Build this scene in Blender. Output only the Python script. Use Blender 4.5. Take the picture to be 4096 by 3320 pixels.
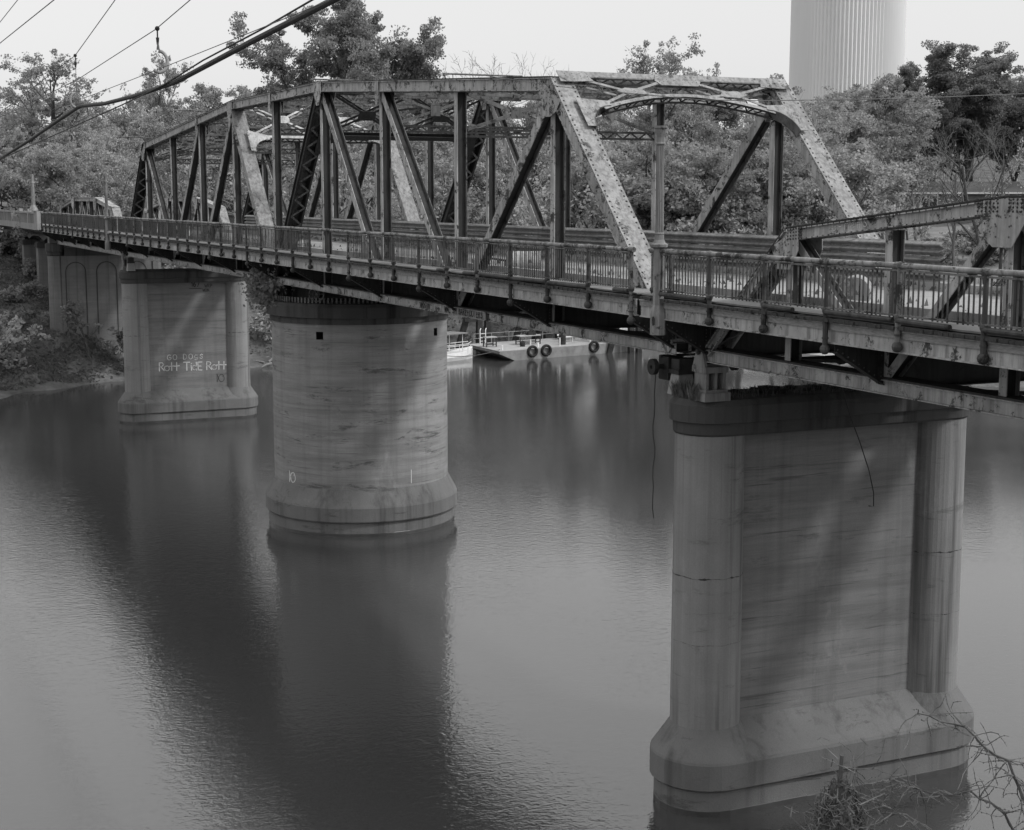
import bpy, math, random
import numpy as np
from mathutils import Vector, Matrix
R = math.radians
scene = bpy.context.scene
for o in list(bpy.data.objects): bpy.data.objects.remove(o)
COL = scene.collection

# ------------------------------------------------------------------ camera
CAM = Vector((57.12, -16.38, 3.17))
YAW, PITCH = R(24.615), R(8.084)
FWD = Vector((-math.cos(YAW)*math.cos(PITCH), math.sin(YAW)*math.cos(PITCH), -math.sin(PITCH)))
cd = bpy.data.cameras.new('camera'); cam = bpy.data.objects.new('camera', cd); COL.objects.link(cam)
cam.location = CAM; cam.rotation_euler = FWD.to_track_quat('-Z', 'Y').to_euler()
cd.sensor_width = 36; cd.lens = 53.774; cd.clip_start = 0.1; cd.clip_end = 5000
scene.camera = cam

# ------------------------------------------------------------------ sky and sun (hazy daylight, black-and-white film)
SUN = Vector((0.70, 0.645, 1.0)).normalized()
world = bpy.data.worlds.new('World'); scene.world = world; world.use_nodes = True
wn = world.node_tree.nodes; wl = world.node_tree.links; wn.clear()
wo = wn.new('ShaderNodeOutputWorld'); bg = wn.new('ShaderNodeBackground'); sk = wn.new('ShaderNodeTexSky')
bw = wn.new('ShaderNodeRGBToBW')
sk.sky_type = 'NISHITA'; sk.sun_disc = False
sk.sun_elevation = math.asin(SUN.z); sk.sun_rotation = math.atan2(SUN.x, SUN.y)
sk.air_density = 1.0; sk.dust_density = 2.0; sk.ozone_density = 1.0; sk.altitude = 50
bg.inputs['Strength'].default_value = 0.15
veil = wn.new('ShaderNodeMix'); veil.data_type = 'FLOAT'          # high thin overcast: an even veil over the clear-sky gradient
veil.inputs[0].default_value = 0.85
tc = wn.new('ShaderNodeTexCoord'); sx = wn.new('ShaderNodeSeparateXYZ'); cl = wn.new('ShaderNodeMath'); cl.operation = 'MAXIMUM'; cl.inputs[1].default_value = 0.0
oc = wn.new('ShaderNodeMath'); oc.operation = 'MULTIPLY_ADD'; oc.inputs[1].default_value = 2.25*0.76; oc.inputs[2].default_value = 0.76   # standard overcast: zenith brighter than horizon
wl.new(tc.outputs['Generated'], sx.inputs[0]); wl.new(sx.outputs['Z'], cl.inputs[0]); wl.new(cl.outputs[0], oc.inputs[0]); wl.new(oc.outputs[0], veil.inputs[3])
wl.new(sk.outputs[0], bw.inputs[0]); wl.new(bw.outputs[0], veil.inputs[2]); wl.new(veil.outputs[0], bg.inputs['Color']); wl.new(bg.outputs[0], wo.inputs['Surface'])
sd = bpy.data.lights.new('sun', 'SUN'); sd.energy = 0.5; sd.angle = R(5.0); sd.color = (1, 1, 1)
sun = bpy.data.objects.new('sun', sd); COL.objects.link(sun); sun.location = (0, 0, 60)
sun.rotation_euler = (-SUN).to_track_quat('-Z', 'Y').to_euler()
scene.view_settings.view_transform = 'Standard'; scene.view_settings.look = 'None'
scene.view_settings.exposure = 2.0; scene.view_settings.gamma = 1.0
scene.view_settings.use_curve_mapping = False
scene.render.resolution_x = 1024; scene.render.resolution_y = 830
scene.render.engine = 'CYCLES'

WATER = -9.5
W = 6.2            # distance between the two truss planes
PL = 6.0           # panel length

# ------------------------------------------------------------------ materials (greys: the film has no colour)
def newmat(name):
    m = bpy.data.materials.new(name); m.use_nodes = True
    n = m.node_tree.nodes; n.clear()
    out = n.new('ShaderNodeOutputMaterial'); b = n.new('ShaderNodeBsdfPrincipled')
    m.node_tree.links.new(b.outputs[0], out.inputs[0])
    return m, n, m.node_tree.links, b
def g(v): return (v, v, v, 1)
def noise(n, l, scale, vec=None, detail=5, rough=0.6, dist=0.0):
    t = n.new('ShaderNodeTexNoise'); t.inputs['Scale'].default_value = scale
    t.inputs['Detail'].default_value = detail; t.inputs['Roughness'].default_value = rough
    t.inputs['Distortion'].default_value = dist
    if vec is not None: l.new(vec, t.inputs['Vector'])
    return t.outputs['Fac']
def pos(n, l, s=(1, 1, 1), obj=False):
    if obj:
        t = n.new('ShaderNodeTexCoord'); src = t.outputs['Object']
    else:
        t = n.new('ShaderNodeNewGeometry'); src = t.outputs['Position']
    mp = n.new('ShaderNodeMapping'); mp.inputs['Scale'].default_value = s
    l.new(src, mp.inputs['Vector']); return mp.outputs[0]
def ramp(n, l, fac, stops):
    r = n.new('ShaderNodeValToRGB'); e = r.color_ramp.elements
    while len(e) < len(stops): e.new(0.5)
    for i, (p, v) in enumerate(stops):
        e[i].position = p; e[i].color = g(v)
    l.new(fac, r.inputs[0]); return r.outputs[0]
def mix(n, l, fac, a, b, mode='MIX'):
    m = n.new('ShaderNodeMix'); m.data_type = 'RGBA'; m.blend_type = mode
    for i, v in ((0, fac), (6, a), (7, b)):
        if isinstance(v, (int, float)): m.inputs[i].default_value = v if i == 0 else g(v)
        else: l.new(v, m.inputs[i])
    return m.outputs[2]
def bump(n, l, b, h, strength=0.3, dist=0.02):
    k = n.new('ShaderNodeBump'); k.inputs['Strength'].default_value = strength; k.inputs['Distance'].default_value = dist
    l.new(h, k.inputs['Height']); l.new(k.outputs[0], b.inputs['Normal'])

def mat_steel(name, base, rust=0.05, amount=0.5, peel=None, rough=0.6):
    """weathered paint: mottling, vertical run-off streaks, rust breaking through; amount 0..1"""
    m, n, l, b = newmat(name)
    p = pos(n, l)
    a = noise(n, l, 0.9, p, 7, 0.68)
    c = mix(n, l, ramp(n, l, a, [(0.32, 0), (0.68, 1)]), base*0.70, base*1.30)
    if peel:
        pe = noise(n, l, 1.9, p, 10, 0.74, 0.2)
        c = mix(n, l, ramp(n, l, pe, [(0.42, 0.0), (0.62, 0.8)]), c, peel)
        sp = noise(n, l, 7.0, p, 6, 0.7)
        c = mix(n, l, ramp(n, l, sp, [(0.55, 0.0), (0.65, 0.7)]), c, base*0.6)
    st = noise(n, l, 1.0, pos(n, l, (9, 9, 0.8)), 6, 0.65)
    c = mix(n, l, ramp(n, l, st, [(0.46-0.06*amount, 0.0), (0.68, 0.75)]), c, base*0.30)
    r = noise(n, l, 2.6, p, 9, 0.78, 0.4)
    k = 0.61-0.09*amount
    c = mix(n, l, ramp(n, l, r, [(k, 0.0), (k+0.05, 1.0)]), c, rust)
    l.new(c, b.inputs['Base Color']); b.inputs['Roughness'].default_value = rough
    b.inputs['Specular IOR Level'].default_value = 0.3
    bump(n, l, b, r, 0.3, 0.012)
    return m
M = {}
M['steel'] = mat_steel('steel_paint', 0.37, 0.025, 0.85)
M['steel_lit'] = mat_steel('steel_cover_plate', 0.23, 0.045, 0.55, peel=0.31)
M['pale_plate'] = mat_steel('steel_pale_sunlit', 0.46, 0.06, 0.35)  # pale tone stands for sunlight on the portal's upward side
M['steel_dark'] = mat_steel('steel_rust_shade', 0.032, 0.015, 0.6)  # rust tone, darkened further to stand for recess and under-deck shade
M['steel_inner'] = mat_steel('steel_weather_shade', 0.13, 0.02, 0.9)  # weathered tone, also used as painted shade inside the H members
M['fascia'] = mat_steel('fascia_paint', 0.34, 0.03, 0.6)
M['rail'] = mat_steel('railing_pipe_paint', 0.16, 0.02, 1.2)
M['rail_top'] = mat_steel('railing_top_paint', 0.24, 0.025, 1.1)
M['rail_dark'] = mat_steel('railing_post_rust', 0.06, 0.015, 1.0)
M['picket'] = mat_steel('picket_paint', 0.085, 0.012, 1.0)
M['picket_dark'] = mat_steel('picket_rust', 0.045, 0.012, 0.8)
M['galv'] = mat_steel('guardrail_galvanised', 0.19, 0.04, 0.4)
M['castiron'] = mat_steel('cast_iron_paint', 0.20, 0.05, 0.3)

def mat_concrete(name, base, lines='h', streak=0.45, contrast=1.0, erode=0.0):
    """board-marked concrete; lines 'h' horizontal boards, 'v' vertical boards, None smooth"""
    m, n, l, b = newmat(name)
    p = pos(n, l)
    big = noise(n, l, 0.45, p, 6, 0.62)
    fine = noise(n, l, 30, p, 4, 0.75)
    c = mix(n, l, ramp(n, l, big, [(0.3, 0.0), (0.7, 1.0)]), base*0.80, base*1.14)
    c = mix(n, l, ramp(n, l, fine, [(0.3, 0.0), (0.7, 1.0)]), mix(n, l, 0.35, c, base*0.5), c)
    h = fine
    if lines:
        sc = (0.18, 0.18, 3.2) if lines == 'h' else (6.0, 6.0, 0.05)
        hb = noise(n, l, 1.0, pos(n, l, sc), 6, 0.74, 0.15)
        c = mix(n, l, ramp(n, l, hb, [(0.40, 0.0), (0.70, 0.40*contrast)]), c, base*0.50)
        sc2 = (0.30, 0.30, 11) if lines == 'h' else (16, 16, 0.08)
        hl = noise(n, l, 1.0, pos(n, l, sc2), 3, 0.8, 0.1)
        c = mix(n, l, ramp(n, l, hl, [(0.60, 0.0), (0.68, 0.42*contrast)]), c, base*0.42)
        h = mix(n, l, 0.6, fine, hl)
    st = noise(n, l, 1.0, pos(n, l, (2.0, 2.0, 0.07)), 6, 0.66)
    c = mix(n, l, ramp(n, l, st, [(0.50, 0.0), (0.68, streak)]), c, base*0.30)
    pale = noise(n, l, 1.0, pos(n, l, (0.8, 0.8, 0.5)), 7, 0.72)
    c = mix(n, l, ramp(n, l, pale, [(0.60, 0.0), (0.74, 0.4)]), c, base*1.5)
    if erode:
        er = noise(n, l, 1.0, pos(n, l, (0.55, 0.55, 2.6)), 9, 0.78, 0.3)
        c = mix(n, l, ramp(n, l, er, [(0.57, 0.0), (0.64, erode)]), c, base*0.30)
    pit = noise(n, l, 11, p, 8, 0.8)
    c = mix(n, l, ramp(n, l, pit, [(0.66, 0.0), (0.71, 0.6)]), c, base*0.35)
    l.new(c, b.inputs['Base Color']); b.inputs['Roughness'].default_value = 0.92
    b.inputs['Specular IOR Level'].default_value = 0.15
    bump(n, l, b, h, 0.45, 0.02)
    return m
M['conc'] = mat_concrete('pier_wall_concrete', 0.225, 'h', 0.3, 1.9, 0.4)
M['conc_col'] = mat_concrete('pier_column_concrete', 0.26, 'v', 1.0, 1.0, 0.5)
M['conc_pivot'] = mat_concrete('pivot_pier_concrete', 0.29, 'h', 0.30, 2.3, 0.9)
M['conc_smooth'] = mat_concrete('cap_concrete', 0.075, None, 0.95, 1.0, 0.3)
M['conc_base'] = mat_concrete('plinth_concrete', 0.165, None, 0.6, 1.0, 0.55)
M['conc_far'] = mat_concrete('viaduct_concrete', 0.19, 'h', 0.5)
M['conc_dark'] = mat_concrete('stained_concrete', 0.06, None, 0.5)
M['parapet'] = mat_concrete('parapet_concrete', 0.30, None, 0.5)
M['road'] = mat_concrete('road_concrete', 0.31, None, 0.2)

def mat_plain(name, base, var=0.3, scale=4.0, rough=0.8, spec=0.2, bmp=0.0, stretch=(1, 1, 1), detail=5):
    m, n, l, b = newmat(name)
    f = noise(n, l, scale, pos(n, l, stretch), detail, 0.65)
    l.new(mix(n, l, ramp(n, l, f, [(0.25, 0), (0.75, 1)]), base*(1-var), base*(1+var)), b.inputs['Base Color'])
    b.inputs['Roughness'].default_value = rough; b.inputs['Specular IOR Level'].default_value = spec
    if bmp: bump(n, l, b, f, bmp, 0.05)
    return m
M['wet'] = mat_plain('wet_concrete', 0.05, 0.4, 2.0, rough=0.3, spec=0.5)
M['plank'] = mat_plain('sidewalk_timber', 0.045, 0.7, 3.0, stretch=(14, 1, 5))
M['walk'] = mat_plain('sidewalk_surface', 0.17, 0.25, 2.0)
M['wood'] = mat_plain('grey_timber', 0.22, 0.4, 3.0, stretch=(3, 3, 12))
M['plywood'] = mat_plain('weathered_plywood', 0.34, 0.25, 2.0, stretch=(1, 1, 8))
M['rubber'] = mat_plain('tyre_rubber', 0.02, 0.3, 8.0, rough=0.7)
M['white'] = mat_plain('white_paint', 0.72, 0.12, 3.0, rough=0.5)
M['hull'] = mat_plain('barge_hull_paint', 0.20, 0.35, 1.5)
M['bdeck'] = mat_plain('barge_deck', 0.32, 0.22, 1.2)
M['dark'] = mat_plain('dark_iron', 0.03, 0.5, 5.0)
M['cable'] = mat_plain('cable_sheath', 0.035, 0.3, 4.0, rough=0.6)
M['wire'] = mat_plain('wire_steel', 0.10, 0.3, 4.0, rough=0.6)
M['roof'] = mat_plain('roof_shingle', 0.08, 0.15, 6.0)
M['brick'] = mat_plain('house_brick', 0.20, 0.2, 5.0)
M['glass'] = mat_plain('window_glass', 0.05, 0.2, 2.0, rough=0.1, spec=0.5)
M['tower'] = mat_plain('tower_paint', 0.68, 0.05, 0.25, rough=0.7, stretch=(1, 1, 0.15))
M['bark'] = mat_plain('bark', 0.075, 0.5, 3.0, stretch=(4, 4, 1), bmp=0.3)
M['bark_pale'] = mat_plain('pale_bark', 0.16, 0.4, 3.0, stretch=(4, 4, 1))
M['twig'] = mat_plain('vine_stem', 0.11, 0.6, 9.0)
M['drum'] = mat_steel('drum_paint', 0.34, 0.10, 0.4)
M['pale_mark'] = mat_plain('pale_paint_mark', 0.58, 0.2, 6.0)
M['dark_mark'] = mat_plain('dark_paint_mark', 0.035, 0.3, 6.0)
M['ghost_mark'] = mat_plain('faded_dark_mark', 0.06, 0.3, 6.0)

def mat_leaf(name, base, var=0.5):
    m, n, l, b = newmat(name)
    out = [x for x in n if x.type == 'OUTPUT_MATERIAL'][0]
    f = noise(n, l, 0.9, pos(n, l), 4, 0.7)
    oi = n.new('ShaderNodeObjectInfo')
    c = mix(n, l, ramp(n, l, f, [(0.3, 0), (0.7, 1)]), base*(1-var), base*(1+var))
    c = mix(n, l, oi.outputs['Random'], mix(n, l, 0.35, c, base*0.5), c)
    n.remove(b)
    d = n.new('ShaderNodeBsdfDiffuse'); t = n.new('ShaderNodeBsdfTranslucent'); ms = n.new('ShaderNodeMixShader')
    ms.inputs[0].default_value = 0.45
    l.new(c, d.inputs[0]); l.new(c, t.inputs[0]); l.new(d.outputs[0], ms.inputs[1]); l.new(t.outputs[0], ms.inputs[2])
    l.new(ms.outputs[0], out.inputs[0])
    return m
M['leaf_light'] = mat_leaf('leaf_spring', 0.42)
M['leaf_mid'] = mat_leaf('leaf_mid', 0.34)
M['leaf_dark'] = mat_leaf('leaf_dark', 0.27)
M['grass'] = mat_leaf('weeds', 0.16, 0.6)

def mat_ground():
    m, n, l, b = newmat('bank_earth')
    p = pos(n, l)
    f = noise(n, l, 0.35, p, 8, 0.7); q = noise(n, l, 3.0, p, 6, 0.75)
    c = mix(n, l, ramp(n, l, f, [(0.35, 0), (0.65, 1)]), 0.07, 0.17)
    c = mix(n, l, ramp(n, l, q, [(0.45, 0), (0.7, 0.6)]), c, 0.05)
    l.new(c, b.inputs['Base Color']); b.inputs['Roughness'].default_value = 1.0; b.inputs['Specular IOR Level'].default_value = 0.0
    bump(n, l, b, q, 0.6, 0.15)
    return m
M['ground'] = mat_ground()
M['lawn'] = mat_plain('mown_grass', 0.17, 0.25, 0.4)
M['gravel'] = mat_plain('pale_gravel', 0.42, 0.2, 1.0)

def mat_water():
    m, n, l, b = newmat('river_water')
    f0 = noise(n, l, 0.035, pos(n, l), 3, 0.5)
    f1 = noise(n, l, 1.0, pos(n, l, (4.6, 3.0, 1)), 3, 0.55, 0.9)
    f2 = noise(n, l, 1.0, pos(n, l, (13, 10, 1)), 2, 0.5, 0.5)
    h = mix(n, l, 0.35, f1, f2)
    patch = ramp(n, l, f0, [(0.40, 0.30), (0.60, 1.0)])
    h = mix(n, l, 1.0, h, patch, 'MULTIPLY')
    b.inputs['Base Color'].default_value = g(0.045)
    b.inputs['Roughness'].default_value = 0.035
    b.inputs['IOR'].default_value = 1.85
    b.inputs['Specular IOR Level'].default_value = 0.5
    bump(n, l, b, h, 0.36, 0.038)
    return m
M['water'] = mat_water()

# ------------------------------------------------------------------ mesh builder
class MB:
    def __init__(s): s.v = []; s.f = []
    def add(s, v, f):
        k = len(s.v); s.v += [tuple(p) for p in v]; s.f += [tuple(i+k for i in q) for q in f]
    def box(s, c, d, ax=None):
        c = Vector(c); hx, hy, hz = d[0]/2, d[1]/2, d[2]/2
        X, Y, Z = ax if ax else (Vector((1, 0, 0)), Vector((0, 1, 0)), Vector((0, 0, 1)))
        v = [c + X*a*hx + Y*b_*hy + Z*e*hz for e in (-1, 1) for b_ in (-1, 1) for a in (-1, 1)]
        s.add(v, [(0, 2, 3, 1), (4, 5, 7, 6), (0, 1, 5, 4), (2, 6, 7, 3), (0, 4, 6, 2), (1, 3, 7, 5)])
    def bb(s, x0, x1, y0, y1, z0, z1):
        s.box(((x0+x1)/2, (y0+y1)/2, (z0+z1)/2), (x1-x0, y1-y0, z1-z0))
    def bar(s, p0, p1, w, t, up=(0, 1, 0)):
        p0 = Vector(p0); p1 = Vector(p1); a = p1-p0; L = a.length
        if L < 1e-6: return
        a /= L; up = Vector(up); sd_ = a.cross(up)
        if sd_.length < 1e-4: sd_ = a.cross(Vector((1, 0, 0.1)))
        sd_.normalize(); u = sd_.cross(a).normalized()
        s.box((p0+p1)/2, (L, w, t), (a, sd_, u))
    def tube(s, pts, r, n=8, cap=True):
        pts = [Vector(p) for p in pts]; N = len(pts)
        rr = r if isinstance(r, (list, tuple)) else [r]*N
        k0 = len(s.v); ref = None
        for i, p in enumerate(pts):
            d = (pts[min(i+1, N-1)] - pts[max(i-1, 0)])
            d = d.normalized() if d.length > 1e-9 else Vector((0, 0, 1))
            if ref is None: ref = Vector((0, 0, 1)) if abs(d.z) < 0.9 else Vector((1, 0, 0))
            x = ref - d*ref.dot(d)
            if x.length < 1e-5: x = Vector((1, 0, 0)) - d*d.x
            x.normalize(); ref = x; y = d.cross(x)
            for j in range(n):
                t = 2*math.pi*j/n; q = p + (x*math.cos(t)+y*math.sin(t))*rr[i]; s.v.append((q.x, q.y, q.z))
        for i in range(N-1):
            for j in range(n):
                a = k0+i*n+j; b_ = k0+i*n+(j+1) % n; s.f.append((a, b_, b_+n, a+n))
        if cap:
            s.f.append(tuple(k0+j for j in reversed(range(n)))); s.f.append(tuple(k0+(N-1)*n+j for j in range(n)))
    def lathe(s, c, prof, n=24, flute=0, fd=0.0):
        k0 = len(s.v); N = len(prof)
        for (z, r) in prof:
            for j in range(n):
                t = 2*math.pi*j/n; q = r - (fd if (flute and j % 2) else 0)
                s.v.append((c[0]+q*math.cos(t), c[1]+q*math.sin(t), c[2]+z))
        for i in range(N-1):
            for j in range(n):
                a = k0+i*n+j; b_ = k0+i*n+(j+1) % n; s.f.append((a, b_, b_+n, a+n))
        s.f.append(tuple(k0+j for j in reversed(range(n)))); s.f.append(tuple(k0+(N-1)*n+j for j in range(n)))
    def loft(s, rings, cap=True):
        n = len(rings[0]); k0 = len(s.v)
        for r in rings: s.v += [tuple(p) for p in r]
        for i in range(len(rings)-1):
            for j in range(n):
                a = k0+i*n+j; b_ = k0+i*n+(j+1) % n; s.f.append((a, b_, b_+n, a+n))
        if cap:
            s.f.append(tuple(k0+j for j in reversed(range(n)))); s.f.append(tuple(k0+(len(rings)-1)*n+j for j in range(n)))
    def plate(s, poly, nrm, t):          # polygon given as 3-D points, extruded +-t/2 along nrm
        nv = Vector(nrm).normalized()*t/2; n = len(poly)
        v = [Vector(p)-nv for p in poly] + [Vector(p)+nv for p in poly]
        s.add(v, [tuple(reversed(range(n))), tuple(range(n, 2*n))] + [(i, (i+1) % n, n+(i+1) % n, n+i) for i in range(n)])
    def ball(s, c, r, n=10, m=6, sz=1.0):
        prof = [(-math.cos(math.pi*i/m)*r*sz, max(math.sin(math.pi*i/m)*r, 0.002)) for i in range(m+1)]
        s.lathe(c, prof, n)
    def rivet(s, c, nrm, r=0.022):
        c = Vector(c); nv = Vector(nrm).normalized()
        x = nv.orthogonal().normalized(); y = nv.cross(x)
        v = [c + (x*math.cos(k*math.pi/3)+y*math.sin(k*math.pi/3))*r for k in range(6)]
        v += [c + nv*r*0.55 + (x*math.cos(k*math.pi/3)+y*math.sin(k*math.pi/3))*r*0.55 for k in range(6)]
        s.add(v, [(k, (k+1) % 6, 6+(k+1) % 6, 6+k) for k in range(6)] + [tuple(range(6, 12))])
    def build(s, name, mat, parent=None, label=None, cat=None, group=None, kind=None, smooth=False, world=False):
        a = np.array(s.v, dtype=float)
        lo, hi = a.min(0), a.max(0); org = np.array([(lo[0]+hi[0])/2, (lo[1]+hi[1])/2, lo[2]])
        if world: org = np.zeros(3)
        me = bpy.data.meshes.new(name); me.from_pydata((a-org).tolist(), [], s.f)
        me.materials.append(M[mat] if isinstance(mat, str) else mat)
        if smooth: me.polygons.foreach_set('use_smooth', [True]*len(me.polygons))
        return link(name, me, org, parent, label, cat, group, kind)
WPOS = {}
def link(name, me, org, parent=None, label=None, cat=None, group=None, kind=None):
    o = bpy.data.objects.new(name, me); COL.objects.link(o)
    org = Vector([float(x) for x in org]); WPOS[o.name] = org
    if parent is not None:
        o.parent = parent; o.location = org - WPOS[parent.name]
    else: o.location = org
    if label: o['label'] = label
    if cat: o['category'] = cat
    if group: o['group'] = group
    if kind: o['kind'] = kind
    return o
def thing(name, loc, label, cat, group=None):
    return link(name, None, loc, None, label, cat, group)
def inst(src, name, loc, parent=None, rotz=0.0, scale=None, **k):
    o = link(name, src.data, loc, parent, **k)
    o.rotation_euler = (0, 0, rotz)
    if scale: o.scale = scale if isinstance(scale, tuple) else (scale,)*3
    return o
def V(*a): return Vector(a)
# ---- PART2
# ------------------------------------------------------------------ terrain and water
BANK = np.array([(-10, -160), (-26, -90), (-38, -30), (-45.0, -7), (-48.5, -1.3), (-50.5, 2.9), (-57, 15), (-61, 28), (-64, 45),
                 (-60, 62), (-42, 68), (-25, 56), (-8, 66), (30, 88), (120, 125), (400, 190)], float)
PROF_S = [-40, -6, 0, 2, 6, 14, 23, 40, 70, 120, 250, 600]
PROF_Z = [-13, -10.6, -9.42, -8.7, -6.9, -4.3, -2.4, -0.8, 0.4, 1.6, 9, 26]
def bank_dist(x, y):
    best = np.full(np.shape(x), 1e9); sg = np.ones(np.shape(x))
    for a, b in zip(BANK[:-1], BANK[1:]):
        d = b-a; t = np.clip(((x-a[0])*d[0]+(y-a[1])*d[1])/(d@d), 0, 1)
        px = a[0]+t*d[0]; py = a[1]+t*d[1]; r = np.hypot(x-px, y-py)
        cr = d[0]*(y-a[1])-d[1]*(x-a[0])
        up = r < best; sg = np.where(up, np.sign(cr), sg); best = np.where(up, r, best)
    return best*sg
def terr(x, y):
    x = np.asarray(x, float); y = np.asarray(y, float)
    s = bank_dist(x, y)
    s = s + 1.2*np.sin(x*0.31+y*0.17)*np.sin(y*0.23+1.0) + 0.5*np.sin(x*0.9-y*0.7)
    z = np.interp(s, PROF_S, PROF_Z)
    z = z + np.clip(s, 0, 12)/12*(0.35*np.sin(x*0.21+1.3)*np.sin(y*0.19) + 0.15*np.sin(x*0.77+y*0.5))
    return z
def grid(name, xs, ys, fn, mat, kind='structure', label=None):
    X, Y = np.meshgrid(xs, ys, indexing='ij'); Z = fn(X, Y)
    v = np.stack([X, Y, Z], -1).reshape(-1, 3); ny = len(ys)
    f = [(i*ny+j, (i+1)*ny+j, (i+1)*ny+j+1, i*ny+j+1) for i in range(len(xs)-1) for j in range(ny-1)]
    me = bpy.data.meshes.new(name); me.from_pydata(v.tolist(), [], f); me.materials.append(M[mat])
    me.polygons.foreach_set('use_smooth', [True]*len(me.polygons))
    return link(name, me, (0, 0, 0), None, label, None, None, kind)
xs = np.concatenate([np.linspace(-900, -140, 24)[:-1], np.linspace(-140, -15, 110)[:-1], np.linspace(-15, 700, 30)])
ys = np.concatenate([np.linspace(-500, -60, 14)[:-1], np.linspace(-60, 110, 150)[:-1], np.linspace(110, 900, 24)])
ground = grid('ground', xs, ys, terr, 'ground')
w = MB(); w.add([(-300, -700, WATER), (700, -700, WATER), (700, 300, WATER), (-300, 300, WATER)], [(0, 1, 2, 3)])
w.build('river_water', 'water', kind='structure', world=True)
# near bank under the camera, falling steeply to the river
def nearbank(X, Y):
    d = np.hypot(X-60, Y+17.5)
    a = (X-60)*(-0.909)+(Y+17.5)*0.416          # metres along the view from the foot of the camera
    z = np.interp(a, [-60, -4, 0, 4, 10, 16, 20, 24], [3, 1.6, 1.2, -1.6, -5.0, -8.6, -9.9, -12])
    return z + 0.25*np.sin(X*0.9)*np.sin(Y*1.1)
grid('near_bank', np.linspace(36, 130, 60), np.linspace(-70, 60, 80), nearbank, 'ground')

# ------------------------------------------------------------------ stroke lettering (hand-painted marks)
def arc(cx, cy, rx, ry, a0, a1, n=9):
    return [(cx+rx*math.cos(R(a0+(a1-a0)*i/(n-1))), cy+ry*math.sin(R(a0+(a1-a0)*i/(n-1)))) for i in range(n)]
GL = {
 'G': [arc(.5, .5, .5, .5, 50, 330) + [(.95, .45), (.55, .45)]], 'O': [arc(.5, .5, .46, .5, 90, 450, 13)],
 'o': [arc(.45, .3, .4, .3, 90, 450, 11)], 'D': [[(.1, 0), (.1, 1), (.5, .98)] + arc(.4, .5, .5, .48, 80, -80) + [(.1, 0)]],
 'g': [arc(.45, .45, .33, .3, 90, 450, 11), [(.78, .75), (.78, .0), (.6, -.2), (.2, -.1)]],
 's': [[(.8, .72), (.5, .9), (.2, .75), (.3, .55), (.65, .4), (.75, .2), (.45, .02), (.1, .15)]],
 'S': [[(.8, .85), (.5, 1), (.2, .8), (.3, .57), (.65, .43), (.8, .2), (.45, 0), (.1, .15)]],
 'R': [[(.1, 0), (.1, 1)], [(.1, 1), (.55, 1), (.75, .8), (.55, .55), (.1, .5)], [(.35, .5), (.85, 0)]],
 't': [[(.4, 0), (.4, 1)], [(.0, .55), (.8, .6)]], 'T': [[(.5, 0), (.5, 1)], [(0, 1), (1, 1)]],
 'i': [[(.4, 0), (.4, .6)], [(.4, .8), (.42, .86)]], 'd': [arc(.4, .3, .33, .28, 90, 450, 11), [(.75, 0), (.75, 1)]],
 'E': [[(.8, 1), (.15, 1), (.15, 0), (.8, 0)], [(.15, .5), (.65, .5)]], '1': [[(.4, 0), (.4, 1), (.2, .8)]],
 '6': [[(.7, .95), (.3, .7), (.15, .3)] + arc(.45, .28, .3, .28, 180, 540, 11)], '7': [[(.1, 1), (.85, 1), (.35, 0)]],
 'W': [[(0, 1), (.25, 0), (.5, .7), (.75, 0), (1, 1)]], 'P': [[(.15, 0), (.15, 1), (.6, 1), (.8, .78), (.6, .52), (.15, .5)]],
 'I': [[(.5, 0), (.5, 1)]], 'V': [[(0, 1), (.45, 0), (.9, 1)]], 'L': [[(.15, 1), (.15, 0), (.75, 0)]],
 'B': [[(.15, 0), (.15, 1), (.6, .98), (.72, .78), (.55, .53), (.15, .5)], [(.55, .53), (.82, .3), (.6, .02), (.15, 0)]],
 'A': [[(0, 0), (.45, 1), (.9, 0)], [(.2, .38), (.7, .38)]], 'F': [[(.15, 0), (.15, 1), (.8, 1)], [(.15, .52), (.65, .52)]],
 'N': [[(.1, 0), (.1, 1), (.85, 0), (.85, 1)]], 'C': [arc(.5, .5, .45, .5, 50, 310)], '-': [[(.1, .4), (.7, .4)]],
 'H': [[(.1, 0), (.1, 1)], [(.85, 0), (.85, 1)], [(.1, .5), (.85, .5)]],
 'm': [[(.05, 0), (.08, .62), (.3, .7), (.45, .55), (.46, .05), (.5, .55), (.72, .7), (.9, .5), (.92, 0)]],
 'e': [[(.1, .35), (.75, .38)] + arc(.43, .33, .33, .32, 10, 320, 10)], 'n': [[(.1, 0), (.12, .65)], [(.12, .5), (.4, .68), (.7, .5), (.72, 0)]],
 'f': [arc(.62, .42, .38, .42, -150, 150, 13) + [(0, .0), (0, .9), (.3, .22)], [(.8, .6), (.85, .65)]],   # fish outline
 '|': [[(.3, 0), (.3, 1)]], '_': [[(0, 0), (1, 0)]],
}
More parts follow.
